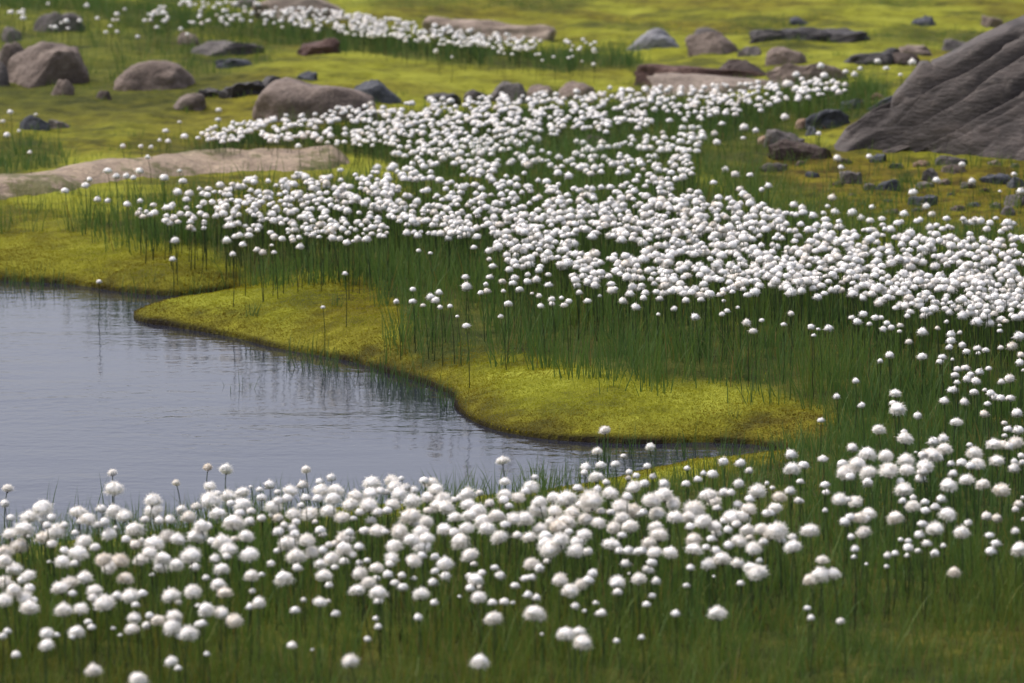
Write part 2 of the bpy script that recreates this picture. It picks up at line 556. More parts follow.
def grow(n, y0, y1, dens_fn, hfn, tint_mu, wmm=(1.1, 2.0), seg=3, per=9, spread=0.022):
    """grass in small tussocks: PER blades share a foot and lean away from it"""
    nc_ = n // per
    cx, cy = scatter(nc_, y0, y1)
    cs = rng.uniform(0.72, 1.18, nc_)
    ct = rng.normal(0, 0.10, nc_)
    x = np.repeat(cx, per) + rng.normal(0, spread, nc_ * per)
    y = np.repeat(cy, per) + rng.normal(0, spread, nc_ * per)
    out_az = np.arctan2(y - np.repeat(cy, per), x - np.repeat(cx, per))
    cs, ct = np.repeat(cs, per), np.repeat(ct, per)
    gz_ = ground(cx, cy)
    cpx, cpy, _ = project(cx, cy, gz_)
    dens = np.repeat(dens_fn(cpx, cpy, cx, cy), per) > np.repeat(rng.random(nc_), per)
    x, y, cs, ct, out_az = x[dens], y[dens], cs[dens], ct[dens], out_az[dens]
    z = ground(x, y)
    px, py, _ = project(x, y, z)
    s = np.full(len(x), 9.0)
    m = (y < 16)
    s[m] = sdist(x[m], y[m], POND)
    km = s > -0.01
    x, y, z, px, py, cs, ct, out_az = (q[km] for q in (x, y, z, px, py, cs, ct, out_az))
    n = len(x)
    h = hfn(px, py, x, y) * cs * rng.uniform(0.5, 1.12, n)
    w = rng.uniform(*wmm, n) * 1e-3
    lean = np.abs(rng.normal(0.03, 0.17, n))
    az = out_az + rng.normal(0, 0.7, n)
    bend = np.abs(rng.normal(0.18, 0.38, n))
    tm = tint_mu(px, py, x, y)
    tint = np.clip(tm + ct + rng.normal(0, 0.12, n) + 0.2 * fbm(x * 3, y * 2, 120, 3), 0, 0.92)
    dead = rng.random(n) < 0.035
    tint[dead] = rng.uniform(0.93, 1.0, dead.sum())
    add_blades(x, y, z - 0.004, h, w, lean, az, bend, tint, nseg=seg)
    return n


def d_near(px, py, x, y):
    d = zmask(px, py, Z_FG, 7, 1)
    d *= 1 - 0.35 * smooth(0.0, 0.4, fbm(x * 3.2, y * 1.6, 91, 3)) * smooth(590, 650, py)
    strip = smooth(520, 600, px) * (1 - smooth(800, 840, px)) * (1 - smooth(505, 535, py)) * smooth(440, 470, py)
    d *= 1 - 0.7 * strip
    return d


def h_near(px, py, x, y):
    h = 0.125 + 0.03 * fbm(x * 2, y * 2, 130, 2)
    h *= 1 - 0.45 * smooth(600, 690, py) * smooth(700, 860, px)
    h *= 1 - 0.25 * smooth(640, 720, py)
    h *= 0.6 + 0.4 * smooth(470, 550, py - (0 if False else 0) + 0.08 * (px - 512))
    return h


n1 = grow(80400, 6.0, 10.8, d_near, h_near, lambda px, py, x, y: 0.40 + 0.25 * smooth(560, 680, py) - 0.12 * smooth(700, 900, px) * (1 - smooth(480, 600, py)), (1.7, 3.2))


def d_mid(px, py, x, y):
    d = zmask(px, py, Z_MID, 4, 2)
    d *= 0.35 + 0.65 * smooth(-0.35, 0.15, fbm(x * 5, y * 4, 140, 2))
    d *= 0.62 + 0.38 * smooth(60, 200, px)
    return d


n2 = grow(96480, 9.8, 15.6, d_mid, lambda px, py, x, y: 0.15 + 0.035 * fbm(x * 2, y * 2, 131, 2), lambda px, py, x, y: 0.38 + 0 * px, (1.8, 3.4))
n3 = grow(83080, 14.2, 19.2, lambda px, py, x, y: np.maximum(zmask(px, py, Z_FAR, 3, 3), 0.8 * zmask(px, py, Z_LEFT, 4, 5)), lambda px, py, x, y: 0.095 + 0 * px, lambda px, py, x, y: 0.26 + 0 * px, (2.2, 3.8), 2)
n4 = grow(80400, 18.5, 25.5, lambda px, py, x, y: np.maximum(zmask(px, py, Z_TOP, 3, 4), 0.18 * zmask(px, py, Z_OLIVE, 16, 7)), lambda px, py, x, y: 0.12 + 0 * px, lambda px, py, x, y: 0.26 + 0 * px, (2.0, 3.4), 2)
n5 = grow(80400, 12.5, 19.0, lambda px, py, x, y: np.maximum(0.6 * zmask(px, py, Z_SLOPE, 5, 6), 0.30 * zmask(px, py, Z_OCHRE, 10, 8)), lambda px, py, x, y: 0.085 + 0.02 * fbm(x * 3, y * 3, 133, 2), lambda px, py, x, y: 0.5 + 0 * px, (2.0, 3.4), 2)
# short sparse sprigs all over the moss flats
n6 = grow(80400, 15.5, 26, lambda px, py, x, y: 0.75 * smooth(0.05, 0.4, fbm(x * 1.5, y * 0.8, 93, 4)), lambda px, py, x, y: 0.045 + 0 * px, lambda px, py, x, y: 0.5 + 0 * px, (1.6, 2.8), 2)
# sedge standing sparsely in the shallows
def shallows(px, py, n, hh, spread_px=6, tint=0.12):
    a = np.repeat(np.asarray(px, float), n) + rng.normal(0, spread_px, len(px) * n)
    b = np.repeat(np.asarray(py, float), n) + rng.normal(0, spread_px * 0.35, len(px) * n)
    x, y = flat_at(a, b, 0.0)
    m = len(x)
    add_blades(x, y, np.full(m, -0.03), hh * rng.uniform(0.4, 1.15, m) + 0.03, rng.uniform(1.8, 3.2, m) * 1e-3, np.abs(rng.normal(0, 0.12, m)), rng.normal(0, 2, m), np.abs(rng.normal(0.1, 0.3, m)), np.clip(rng.normal(tint, 0.06, m), 0, 1))


sx = np.concatenate([rng.uniform(285, 460, 62), rng.uniform(600, 790, 34), rng.uniform(560, 700, 10)])
sy = np.concatenate([np.interp(rng.uniform(285, 460, 62), [285, 340, 400, 460], [356, 364, 382, 405]), rng.uniform(450, 462, 34), rng.uniform(470, 480, 10)])
sy[:62] = np.interp(sx[:62], [285, 340, 400, 460], [356, 364, 382, 405]) + rng.uniform(-4, 10, 62)
shallows(sx, sy, 4, 0.075, 4)
lx_ = rng.uniform(-60, 215, 60)
shallows(lx_, np.interp(lx_, [-60, 0, 60, 112, 175, 215], [280, 282, 285, 292, 299, 294]) + rng.uniform(-7, 6, 60), 5, 0.075, 4)
# stray stems between the near flowers and the water
shallows(rng.uniform(-20, 560, 30), np.interp(rng.uniform(0, 560, 30), [0, 560], [556, 500]) - rng.uniform(-6, 8, 30), 2, 0.09, 10)
# ------------------------------------------------------------------ moss sprigs on the nearer cushions
x, y = scatter(950000, 8.8, 14.4, 0.14)
z = ground(x, y)
px, py, _ = project(x, y, z)
s = sdist(x, y, POND)
mossy = 1 - np.maximum.reduce([zmask(px, py, Z_FG, 8, 1) * 0.95, 0.985 * zmask(px, py, Z_MID, 9, 2, 13), zmask(px, py, Z_FAR, 4, 3)])
near_w = smooth(220, 260, py)
km = (rng.random(len(x)) < mossy * (0.25 + 0.75 * near_w)) & (s > 0.007)
x, y, z, px, py, s = (v[km] for v in (x, y, z, px, py, s))
n = len(x)
hh = rng.uniform(0.0014, 0.0042, n)
ang = rng.random(n) * np.pi
wd = rng.uniform(0.0012, 0.0024, n)
lx, ly = rng.normal(0, 0.003, n), rng.normal(0, 0.003, n)
V = np.stack([np.stack([x - np.cos(ang) * wd, y - np.sin(ang) * wd, z - 0.002], -1), np.stack([x + np.cos(ang) * wd, y + np.sin(ang) * wd, z - 0.002], -1), np.stack([x + lx, y + ly, z + hh], -1)], 1).reshape(-1, 3)
T = np.arange(n * 3).reshape(-1, 3)
me = np_mesh('moss', V, T, smooth_=False)
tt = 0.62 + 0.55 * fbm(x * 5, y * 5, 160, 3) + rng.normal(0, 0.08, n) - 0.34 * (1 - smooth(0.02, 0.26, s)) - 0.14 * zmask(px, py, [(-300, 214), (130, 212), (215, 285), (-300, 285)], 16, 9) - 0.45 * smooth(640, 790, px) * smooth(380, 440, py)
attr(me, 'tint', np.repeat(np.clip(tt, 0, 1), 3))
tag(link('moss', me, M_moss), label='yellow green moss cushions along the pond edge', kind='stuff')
print('moss', n)

# ------------------------------------------------------------------ rocks
ICO = None


def ico(sub):
    import bmesh
    bm = bmesh.new()
    bmesh.ops.create_icosphere(bm, subdivisions=sub, radius=1)
    V = np.array([v.co[:] for v in bm.verts])
    Fc = np.array([[v.index for v in f.verts] for f in bm.faces])
    bm.free()
    return V, Fc


ICO4, ICO4F = ico(5)


def rock(name, bbox, style, mat, label, depth=0.75, tilt=0.0, seed=1, cat='rock', group=None, lift=0.0, hscale=1.0):
    x0, y0, x1, y1 = bbox
    r = np.random.default_rng(seed * 77 + 5)
    bx, by, bz = at((x0 + x1) / 2, y1)
    bx, by, bz = float(bx), float(by), float(bz)
    fw = by * cp - (bz - CAM_Z) * sp
    pm = F / fw
    w = (x1 - x0) / pm
    dp = w * depth if style != 'slab' else min(w * depth, 0.9)
    h = max((y1 - y0) / pm - dp * 0.5 * (CAM_Z / fw), 0.25 * (y1 - y0) / pm) * hscale * 0.93
    D = ICO4.copy()
    P = D.copy()
    if style == 'round':
        P = D / ((np.abs(D) ** 2.7).sum(1) ** (1 / 2.7))[:, None]
    if style in ('angular', 'slab'):
        for _ in range(16 if style == 'angular' else 12):
            nrm = r.normal(0, 1, 3)
            if style == 'slab':
                nrm[2] *= 0.35
            nrm /= np.linalg.norm(nrm)
            c0 = r.uniform(0.62, 0.86)
            ex = P @ nrm - c0
            P = P - np.outer(np.clip(ex, 0, None), nrm) * 0.93
        if style == 'slab':
            P[:, 2] = 0.62 * np.tanh(P[:, 2] / 0.62) + 0.10 * r.normal() * P[:, 0] + 0.16 * fbm(P[:, 0] * 1.6 + seed, P[:, 1] * 1.6, seed + 40, 3)
    else:
        for _ in range(5):
            nrm = r.normal(0, 1, 3)
            nrm /= np.linalg.norm(nrm)
            ex = P @ nrm - r.uniform(0.75, 0.9)
            P = P - np.outer(np.clip(ex, 0, None), nrm) * 0.7
    so = seed * 3.7
    big = fbm(D[:, 0] * 1.3 + so, D[:, 1] * 1.3 + D[:, 2] * 1.1, seed, 3) + fbm(D[:, 2] * 1.5 - so, D[:, 0] * 1.2 - D[:, 1], seed + 9, 3)
    fin = fbm(D[:, 0] * 7 + so, D[:, 1] * 7 + D[:, 2] * 5, seed + 4, 3) + fbm(D[:, 2] * 8, D[:, 0] * 6 - D[:, 1] * 6, seed + 14, 3)
    amp = {'round': 0.12, 'angular': 0.16, 'slab': 0.20}[style]
    P = P * (1 + amp * big + 0.025 * fin)[:, None]
    lo, hi = P.min(0), P.max(0)
    P[:, 0] = ((P[:, 0] - lo[0]) / (hi[0] - lo[0]) * 2 - 1)
    P[:, 1] = ((P[:, 1] - lo[1]) / (hi[1] - lo[1]) * 2 - 1)
    top = P[:, 2].max()
    P[:, 2] = P[:, 2] / top * 1.25 - 0.25 + (0.16 * r.normal() * P[:, 0] if style == 'round' else 0)
    P[:, 0] *= 1.06
    P[:, 1] *= 1.06
    sink = 0.15 if style == 'round' else 0.1
    # the widest ring sits near ground level
    S = np.array([w / 2, dp / 2, h / (1 - sink) if False else h])
    P = P * S
    ca, sa = math.cos(tilt), math.sin(tilt)
    PX = P[:, 0] * ca - P[:, 2] * sa
    PZ = P[:, 0] * sa + P[:, 2] * ca
    P[:, 0], P[:, 2] = PX, PZ
    me = np_mesh(name, P, ICO4F)
    o = link(name, me, R[mat])
    cy = by + dp * 0.5
    o.location = (bx * cy / by, cy, float(ground(np.array(bx), np.array(cy), False)) + lift)
    return tag(o, label, cat, group)


B = 'boulder'
S_ = 'stone'
rocks = [
    # upper left boulders
    ('boulder', (8, 41, 92, 86), 'angular', 'pink', 'large pinkish grey boulder sloping down to the moss, beside two darker ones', 0.8, -0.16),
    ('boulder', (-6, 40, 30, 74), 'angular', 'pink', 'grey brown boulder wedged behind the large pinkish one near the left edge', 0.8),
    ('boulder', (-14, 56, 9, 86), 'round', 'grey', 'partly cropped boulder standing in front of its neighbour at the left edge', 0.8),
    ('boulder', (116, 57, 196, 91), 'round', 'pink', 'oval pinkish brown boulder standing alone on yellow moss', 0.75),
    ('stone', (170, 93, 205, 110), 'round', 'pink', 'small brown stone below the oval boulder on the moss', 0.8),
    ('boulder', (255, 77, 376, 121), 'round', 'pink', 'smooth domed pinkish boulder rising behind the far white flowers', 0.7),
    ('boulder', (344, 78, 406, 102), 'angular', 'slate', 'blue grey block of rock behind the smooth domed boulder', 0.7),
    ('rock', (196, 87, 228, 97), 'slab', 'dark', 'flat black rock at the left end of the dark wet row', 0.8),
    ('rock', (220, 80, 264, 97), 'slab', 'dark', 'dark wet rock in the middle of the black row', 0.6),
    ('rock', (256, 74, 295, 95), 'angular', 'dark', 'black pointed rock touching the smooth domed boulder', 0.7),
    ('flat_rock', (184, 40, 262, 57), 'slab', 'grey', 'low grey slab lying in the moss above the dark wet row', 0.6),
    ('stone', (178, 33, 200, 46), 'round', 'pink', 'faint pinkish stone at the upper end of the low grey slab', 0.8),
    ('flat_rock', (216, 60, 257, 70), 'slab', 'slate', 'thin blue grey slab half sunk in moss above the black rocks', 0.6),
    ('rock', (298, 39, 343, 57), 'slab', 'red', 'low reddish brown rock right below the top flower belt', 0.6),
    ('flat_rock', (34, 10, 86, 33), 'slab', 'grey', 'sloping grey slab in the olive grass of the upper left corner', 0.7),
    ('stone', (2, 26, 22, 43), 'round', 'grey', 'grey stone by the left edge above the boulders', 0.8),
    ('stone', (49, 78, 74, 96), 'angular', 'pink', 'small grey pink stone at the foot of the large pinkish boulder', 0.8),
    ('stone', (18, 114, 50, 132), 'angular', 'slate', 'purple grey stone by the grass tussock near the left edge', 0.8),
    ('stone', (48, 119, 70, 130), 'slab', 'grey', 'flat grey stone beside the purple grey one', 0.8),
    ('stone', (96, 90, 112, 100), 'round', 'brown', 'tiny brown stone sunk in moss left of the oval boulder', 0.8),
    ('stone', (297, 71, 317, 81), 'angular', 'slate', 'small dark stone on moss just above the domed boulder', 0.8),
    ('flat_rock', (254, -6, 342, 20), 'slab', 'pale', 'pale pink slab along the top edge behind the far flowers', 0.6),
    ('stone', (228, -2, 258, 9), 'slab', 'grey', 'grey stone at the top edge left of the pale slab', 0.8),
    ('flat_rock', (-40, 148, 352, 202), 'long', 'pale', 'long low pinkish bedrock slab running behind the left grass', 0.4),
    # middle
    ('rock', (425, 93, 462, 104), 'slab', 'dark', 'dark flat rock peeping over the far flowers beside the blue grey block', 0.6),
    ('rock', (464, 88, 490, 104), 'angular', 'grey', 'grey rock at the left end of the row behind the far flowers', 0.8),
    ('rock', (485, 80, 533, 104), 'angular', 'grey', 'purplish grey rock, tallest of the row behind the far flowers', 0.6),
    ('rock', (527, 84, 557, 100), 'round', 'pink', 'pinkish rock next to the tallest one behind the far flowers', 0.8),
    ('rock', (557, 80, 595, 99), 'round', 'pink', 'pinkish grey rock at the right end of the row behind the far flowers', 0.7),
    ('flat_rock', (418, 13, 553, 43), 'slab', 'pale', 'broad pinkish slab behind the far top flower belt', 0.5),
    ('boulder', (625, 26, 680, 50), 'angular', 'lightgrey', 'pale blue grey pyramid of rock on bright moss', 0.7),
    ('rock', (636, 64, 766, 84), 'slab', 'red', 'long reddish rust stained rock behind the flower belt', 0.35),
    ('rock', (705, 58, 768, 80), 'angular', 'brown', 'dark brown rock capping the end of the rust stained one', 0.6),
    ('flat_rock', (645, 74, 800, 95), 'slab', 'pale', 'flat pink slab half hidden by the white flowers', 0.5),
    ('rock', (686, 30, 742, 55), 'angular', 'pink', 'pinkish grey wedge shaped rock right of the pale pyramid', 0.7),
    ('stone', (693, 28, 722, 39), 'round', 'grey', 'grey stone behind the pinkish grey wedge', 0.8),
    ('rock', (750, 26, 830, 42), 'slab', 'dark', 'long black flat rock on the bright far moss', 0.4),
    ('rock', (798, 28, 870, 43), 'slab', 'dark', 'black tapering rock joined to the long flat one', 0.5),
    ('stone', (788, 17, 809, 26), 'angular', 'slate', 'small blue grey stone beyond the long black rock', 0.8),
    ('stone', (910, 15, 936, 27), 'angular', 'slate', 'dark grey stone alone on the bright moss near the top edge', 0.8),
    ('stone', (980, 14, 1004, 28), 'angular', 'pink', 'pinkish stone on the moss above the outcrop crest', 0.8),
    ('rock', (842, 48, 904, 66), 'slab', 'dark', 'dark jagged rock beyond the grassy tuft by the outcrop', 0.5),
    ('rock', (884, 52, 920, 66), 'angular', 'brown', 'brown rock at the end of the dark jagged one', 0.7),
    ('flat_rock', (898, 45, 938, 58), 'slab', 'pink', 'pinkish flat stone behind the dark jagged rock', 0.7),
    ('rock', (940, 38, 975, 52), 'slab', 'grey', 'grey rock just beyond the crest of the outcrop', 0.7),
    ('rock', (766, 48, 807, 66), 'round', 'pink', 'rounded pinkish grey rock below the long black rock', 0.7),
    ('stone', (738, 46, 762, 57), 'angular', 'grey', 'small grey stone between the wedge and the rounded rock', 0.8),
    ('flat_rock', (768, 62, 846, 84), 'slab', 'pink', 'pinkish brown flat slab behind the upper right flowers', 0.5),
    ('rock', (575, 134, 608, 152), 'angular', 'brown', 'dark rock sunk among the white flowers', 0.7),
    # beside the outcrop
    ('slate_rock', (806, 107, 852, 128), 'slab', 'slate', 'blue grey slate slab leaning at the foot of the outcrop', 0.6),
    ('slate_rock', (840, 98, 864, 110), 'slab', 'slate', 'small dark slate block behind the leaning slate slab', 0.7),
    ('slate_rock', (868, 93, 902, 111), 'slab', 'slate', 'blue slate piece resting against the outcrop shoulder', 0.6, 'shoulder'),
    ('stone', (870, 93, 884, 101), 'round', 'tan', 'little pale stone behind the slate on the outcrop shoulder', 0.8),
    ('stone', (795, 118, 809, 129), 'round', 'tan', 'tan pebble at the tip of the leaning slate slab', 0.8),
    ('stone', (803, 126, 818, 137), 'angular', 'slate', 'small grey stone under the leaning slate slab', 0.8),
    ('flat_rock', (764, 128, 804, 147), 'slab', 'grey', 'narrow grey slab pointing down into the moss', 0.5),
    ('rock', (770, 138, 832, 160), 'slab', 'brown', 'dark brown ledge of rock under the mossy step', 0.4),
    ('stone', (760, 162, 788, 171), 'slab', 'grey', 'thin grey stone lying below the dark brown ledge', 0.6),
    ('stone', (757, 135, 772, 144), 'round', 'tan', 'small brownish stone at the low end of the narrow slab', 0.8),
    # moss slope below the outcrop
    ('stone', (873, 178, 900, 191), 'angular', 'slate', 'dark pointed stone in the ochre moss slope', 0.7),
    ('stone', (840, 170, 864, 184), 'slab', 'grey', 'slanting grey sliver of rock in the ochre moss', 0.6),
    ('stone', (934, 155, 967, 166), 'slab', 'grey', 'flat grey stone close under the outcrop', 0.6),
    ('stone', (940, 163, 967, 173), 'slab', 'pink', 'pale flat stone next to the single low flower', 0.6),
    ('stone', (920, 167, 937, 182), 'angular', 'grey', 'upright grey stone behind a flower on the slope', 0.8),
    ('stone', (913, 160, 930, 167), 'slab', 'tan', 'small tan stone sunk in moss under the outcrop', 0.7),
    ('stone', (908, 195, 937, 206), 'slab', 'slate', 'dark low stone between flowers on the slope', 0.6),
    ('stone', (980, 173, 1012, 185), 'slab', 'slate', 'wide dark stone on the slope near the right edge', 0.6),
    ('stone', (1007, 175, 1030, 188), 'angular', 'slate', 'black stone at the right edge of the slope', 0.7),
    ('stone', (1004, 190, 1032, 206), 'angular', 'grey', 'grey block at the right edge behind a white flower', 0.7),
    ('stone', (1001, 205, 1015, 216), 'round', 'grey', 'round grey pebble low on the slope', 0.8),
    ('stone', (989, 202, 1001, 209), 'slab', 'grey', 'tiny grey chip above the round pebble', 0.8),
    ('stone', (864, 183, 876, 190), 'round', 'grey', 'tiny stone left of the dark pointed one', 0.8),
]
crng = np.random.default_rng(3)
for cx_, cy_ in [(852, 196), (862, 206), (888, 203), (896, 168), (878, 162), (845, 163), (925, 188), (944, 184), (951, 196), (968, 188), (973, 207), (985, 192), (958, 212), (890, 214), (917, 212), (838, 186), (995, 165), (1015, 167), (812, 178), (800, 165)]:
    w_ = crng.uniform(7, 20)
    rocks.append(('stone_chip', (cx_ - w_ / 2, cy_ - w_ * crng.uniform(0.28, 0.5), cx_ + w_ / 2, cy_), 'slab' if crng.random() < 0.6 else 'angular', ['grey', 'slate', 'brown', 'pink'][crng.integers(4)], 'small flat stone chip scattered in the ochre moss below the outcrop', 0.7))
for i, (nm, bb, st, mt, lb, dp, *ex_) in enumerate(rocks):
    if st == 'long':
        continue
    rock(nm, bb, st, mt, lb, dp, seed=i + 3, tilt=next((t_ for t_ in ex_ if isinstance(t_, float)), 0.0), cat={'boulder': 'boulder', 'stone': 'stone', 'stone_chip': 'stone'}.get(nm, 'rock'), group='stone chips on the ochre slope' if nm == 'stone_chip' else None)

# turf growing up against the front of every stone
for (nm, bb, st, mt, lb, dp, *ex_) in rocks:
    w_ = bb[2] - bb[0]
    m_ = int(w_ * 1.6) + 8
    a_ = rng.uniform(-0.53, 0.53, m_)
    fx_, fy_ = (bb[0] + bb[2]) / 2 + a_ * w_, bb[3] + 1.0 - 2.2 * np.abs(a_) * (bb[3] - bb[1]) * 0.35 + rng.normal(0, 1.2, m_)
    x, y, z = at(fx_, fy_)
    add_blades(x, y, z - 0.006, rng.uniform(0.012, 0.05, m_), rng.uniform(2.0, 4.0, m_) * 1e-3, np.abs(rng.normal(0, 0.3, m_)), rng.uniform(0, 6.28, m_), np.abs(rng.normal(0.2, 0.4, m_)), np.clip(rng.normal(0.62, 0.2, m_), 0, 1), nseg=2)
me = np_mesh('grass', np.concatenate(GV), np.concatenate(GT), np.concatenate(GQ), smooth_=False)
attr(me, 'tint', np.concatenate(GC))
tag(link('grass', me, M_grass), label='green sedge and grass blades covering the banks between the cottongrass', kind='stuff')
print('blades', n1, n2, n3, n4, n5, n6)

# the long bedrock slab: a low whaleback between two outlines on the ground
up = [(-120, 190), (-40, 186), (0, 178), (60, 172), (120, 163), (200, 155), (280, 149), (330, 149), (352, 157)]
lo = [(-120, 214), (-40, 208), (0, 202), (60, 195), (120, 183), (200, 176), (280, 173), (330, 170), (356, 164)]
nu, nv_ = 160, 40
tt_ = np.linspace(0, 1, nu)
ss_ = np.linspace(0, 1, nv_)
ul = np.array(up, float)
ll = np.array(lo, float)
tk = np.linspace(0, 1, len(up))
upx, upy = np.interp(tt_, tk, ul[:, 0]), np.interp(tt_, tk, ul[:, 1])
lox, loy = np.interp(tt_, tk, ll[:, 0]), np.interp(tt_, tk, ll[:, 1])
ax_, ay_, _z = at(upx, upy)
bx_, by_, _z = at(lox, loy)
SX = bx_[:, None] * (1 - ss_) + ax_[:, None] * ss_
SY = by_[:, None] * (1 - ss_) + ay_[:, None] * ss_
SY = SY + 0.10 * fbm(SX * 2.2, SX * 0.4, 301, 3) * 1.0
prof = np.sin(np.pi * np.clip(ss_, 0, 1)) ** 0.6
endp = np.clip(np.minimum(tt_ * 9, (1 - tt_) * 9), 0, 1) ** 0.5
SZ = ground(SX.ravel(), SY.ravel(), False).reshape(nu, nv_) - 0.04 + (prof[None, :] * endp[:, None]) * (0.085 + 0.03 * fbm(SX * 2, SY * 2, 303, 3)) + 0.012 * fbm(SX * 9, SY * 9, 305, 3)
V = np.stack([SX.ravel(), SY.ravel(), SZ.ravel()], -1)
V2 = V.copy()
V2[:, 2] -= 0.12
ii = np.arange(nu * nv_).reshape(nu, nv_)
q = np.stack([ii[:-1, :-1], ii[1:, :-1], ii[1:, 1:], ii[:-1, 1:]], -1).reshape(-1, 4)
nn = nu * nv_
rim = np.concatenate([ii[:, 0], ii[-1, 1:], ii[::-1, -1][1:], ii[0, ::-1][1:-1]])
rq = np.stack([rim, np.roll(rim, -1), np.roll(rim, -1) + nn, rim + nn], -1)
me = np_mesh('bedrock', np.concatenate([V, V2]), quads=np.concatenate([q, q[:, ::-1] + nn, rq[:, ::-1]]))
tag(link('bedrock', me, R['bedrock']), 'long low pinkish bedrock slab running behind the left grass', 'rock')

# ------------------------------------------------------------------ the layered outcrop
tx, ty, tz = (float(v) for v in at(838, 153))
root = bpy.data.objects.new('rock_outcrop', None)
COL.objects.link(root)
root.location = (tx, ty, tz)
tag(root, 'large dark grey layered bedrock outcrop sloping up at the right', 'outcrop')
pm = F / ty
nu, nv_ = 420, 260
u = np.linspace(-0.03, 3.4, nu)
v = np.linspace(0, 1, nv_) ** 1.4
UU, VV = np.meshgrid(u, v, indexing='ij')
ridge = np.interp(u, [-0.03, 0.0, 0.047, 0.134, 0.20, 0.24, 0.308, 0.39, 0.53, 0.735, 1.05, 1.6, 2.3, 3.0, 3.4], [0, 0.035, 0.11, 0.155, 0.20, 0.25, 0.345, 0.365, 0.43, 0.485, 0.62, 0.78, 0.72, 0.40, 0.0])
ridge = ridge * (1 + 0.06 * fbm(u * 3.0, u * 0 + 9, 407, 2))
deep = 0.30 + 1.9 * smooth(0.15, 1.3, u)
front = 0.10 * fbm(u * 4.1, u * 0 + 4, 401, 3) + 0.025 * np.sin(u * 7)
VS = VV * deep[:, None]
f = np.clip(VV / 0.36, 0, 1)
f = 1 - (1 - f) ** 1.5
back = 1 - smooth(0.5, 1.0, VV)
env = smooth(0.02, 0.2, ridge)[:, None] * smooth(0.0, 0.12, f)
Z0 = ridge[:, None] * f * back
Z0 = Z0 + env * (0.022 * fbm(UU * 1.6 + f * 1.1, f * 1.7 - UU * 0.8, 403, 3) + 0.008 * fbm(UU * 7 + Z0 * 4, Z0 * 9, 421, 3))
# beds dip to the left: planes rising to the right at about 28 degrees
bed = Z0 - 0.54 * UU + 0.03 * fbm(UU * 1.3 + f, f * 1.5, 405, 2)
st = bed / 0.085
fr = st - np.floor(st)
stp = (np.floor(st) + smooth(0.84, 0.97, fr) * 0.85 + fr * 0.15) * 0.085
wst = 0.62 * smooth(-0.15, 0.25, fbm(UU * 2.3 + bed * 3, bed * 5, 409, 2))
ZZ = Z0 + (stp - bed) * wst * env * (1 - 0.85 * smooth(0.82, 0.98, f))
# long open joints along the beds, each fading in and out
cr = np.random.default_rng(77)
for k_ in range(17):
    b0 = -0.62 + k_ * 0.046 + cr.uniform(-0.02, 0.02)
    ph = cr.uniform(0, 50)
    line = b0 + 0.03 * fbm(UU * 4 + ph, UU * 0 + ph, 440 + k_, 3)
    gate = smooth(-0.12, 0.05, fbm(UU * 3.2 + bed * 4 + ph, bed * 6 + ph, 460 + k_, 2))
    ZZ = ZZ - cr.uniform(0.04, 0.13) * gate * np.exp(-((bed - line) / cr.uniform(0.006, 0.013)) ** 2) * env
# short joints across the beds
jj = np.abs(fbm(UU * 4.0 + bed * 5.0, bed * 7.0 - UU * 2, 411, 2))
ZZ = ZZ - 0.012 * (1 - smooth(0.0, 0.06, jj)) * env
ZZ = ZZ + env * (0.004 * fbm(UU * 9 + bed * 9, bed * 16, 425, 3) + 0.003 * fbm(UU * 34, Z0 * 34, 431, 3))
X = UU
Y = VS + front[:, None] * (1 - f) ** 2 - 0.34 * smooth(0.1, 0.8, UU)
gl = ground((X + tx).ravel(), (Y + ty).ravel(), False).reshape(nu, nv_) - tz
Zf = gl - 0.03 + ZZ
V = np.stack([X.ravel(), Y.ravel(), Zf.ravel()], -1)
V2 = np.stack([X.ravel(), Y.ravel(), (gl - 0.25).ravel()], -1)
ii = np.arange(nu * nv_).reshape(nu, nv_)
q = np.stack([ii[:-1, :-1], ii[1:, :-1], ii[1:, 1:], ii[:-1, 1:]], -1).reshape(-1, 4)
nn = nu * nv_
rim = np.concatenate([ii[:, 0], ii[-1, 1:], ii[::-1, -1][1:], ii[0, ::-1][1:-1]])
rq = np.stack([rim, np.roll(rim, -1), np.roll(rim, -1) + nn, rim + nn], -1)
me = np_mesh('rock_face', np.concatenate([V, V2]), quads=np.concatenate([q, q[:, ::-1] + nn, rq[:, ::-1]]))
attr(me, 'bed', np.tile(bed.ravel(), 2))
attr(me, 'along', np.tile(UU.ravel(), 2))
link('rock_face', me, M_outcrop, root)


def ledge(px, py, lenm, wid, thick, ang, seed, yaw=0.0):
    x, y, z = (float(t) for t in at(px, py))
    r = np.random.default_rng(seed)
    P = ICO4.copy()
    for _ in range(14):
        nrm = r.normal(0, 1, 3)
        nrm[2] *= 0.5
        nrm /= np.linalg.norm(nrm)
        ex = P @ nrm - r.uniform(0.5, 0.8)
        P = P - np.outer(np.clip(ex, 0, None), nrm) * 0.95
    P[:, 2] = np.clip(P[:, 2], -0.45, 0.45)
    D = ICO4
    P = P * (1 + 0.12 * fbm(D[:, 0] * 3 + seed, D[:, 1] * 3 + D[:, 2], seed, 4))[:, None]
    P = P * np.array([lenm * 0.62, wid * 0.7, thick])
    Rm = np.array(Matrix.Rotation(yaw, 3, 'Z') @ Matrix.Rotation(-ang, 3, 'Y'))
    P = P @ Rm.T
    me = np_mesh('ledge', P, ICO4F)
    o = link('ledge', me, M_outcrop, root)
    o.location = (x - tx, y - ty, z - tz)
    return o


ledge(872, 143, 0.30, 0.16, 0.045, math.radians(18), 1)
ledge(856, 134, 0.24, 0.18, 0.035, math.radians(22), 3)
ledge(900, 149, 0.26, 0.14, 0.04, math.radians(20), 2)
ledge(935, 149, 0.34, 0.14, 0.04, math.radians(16), 5)

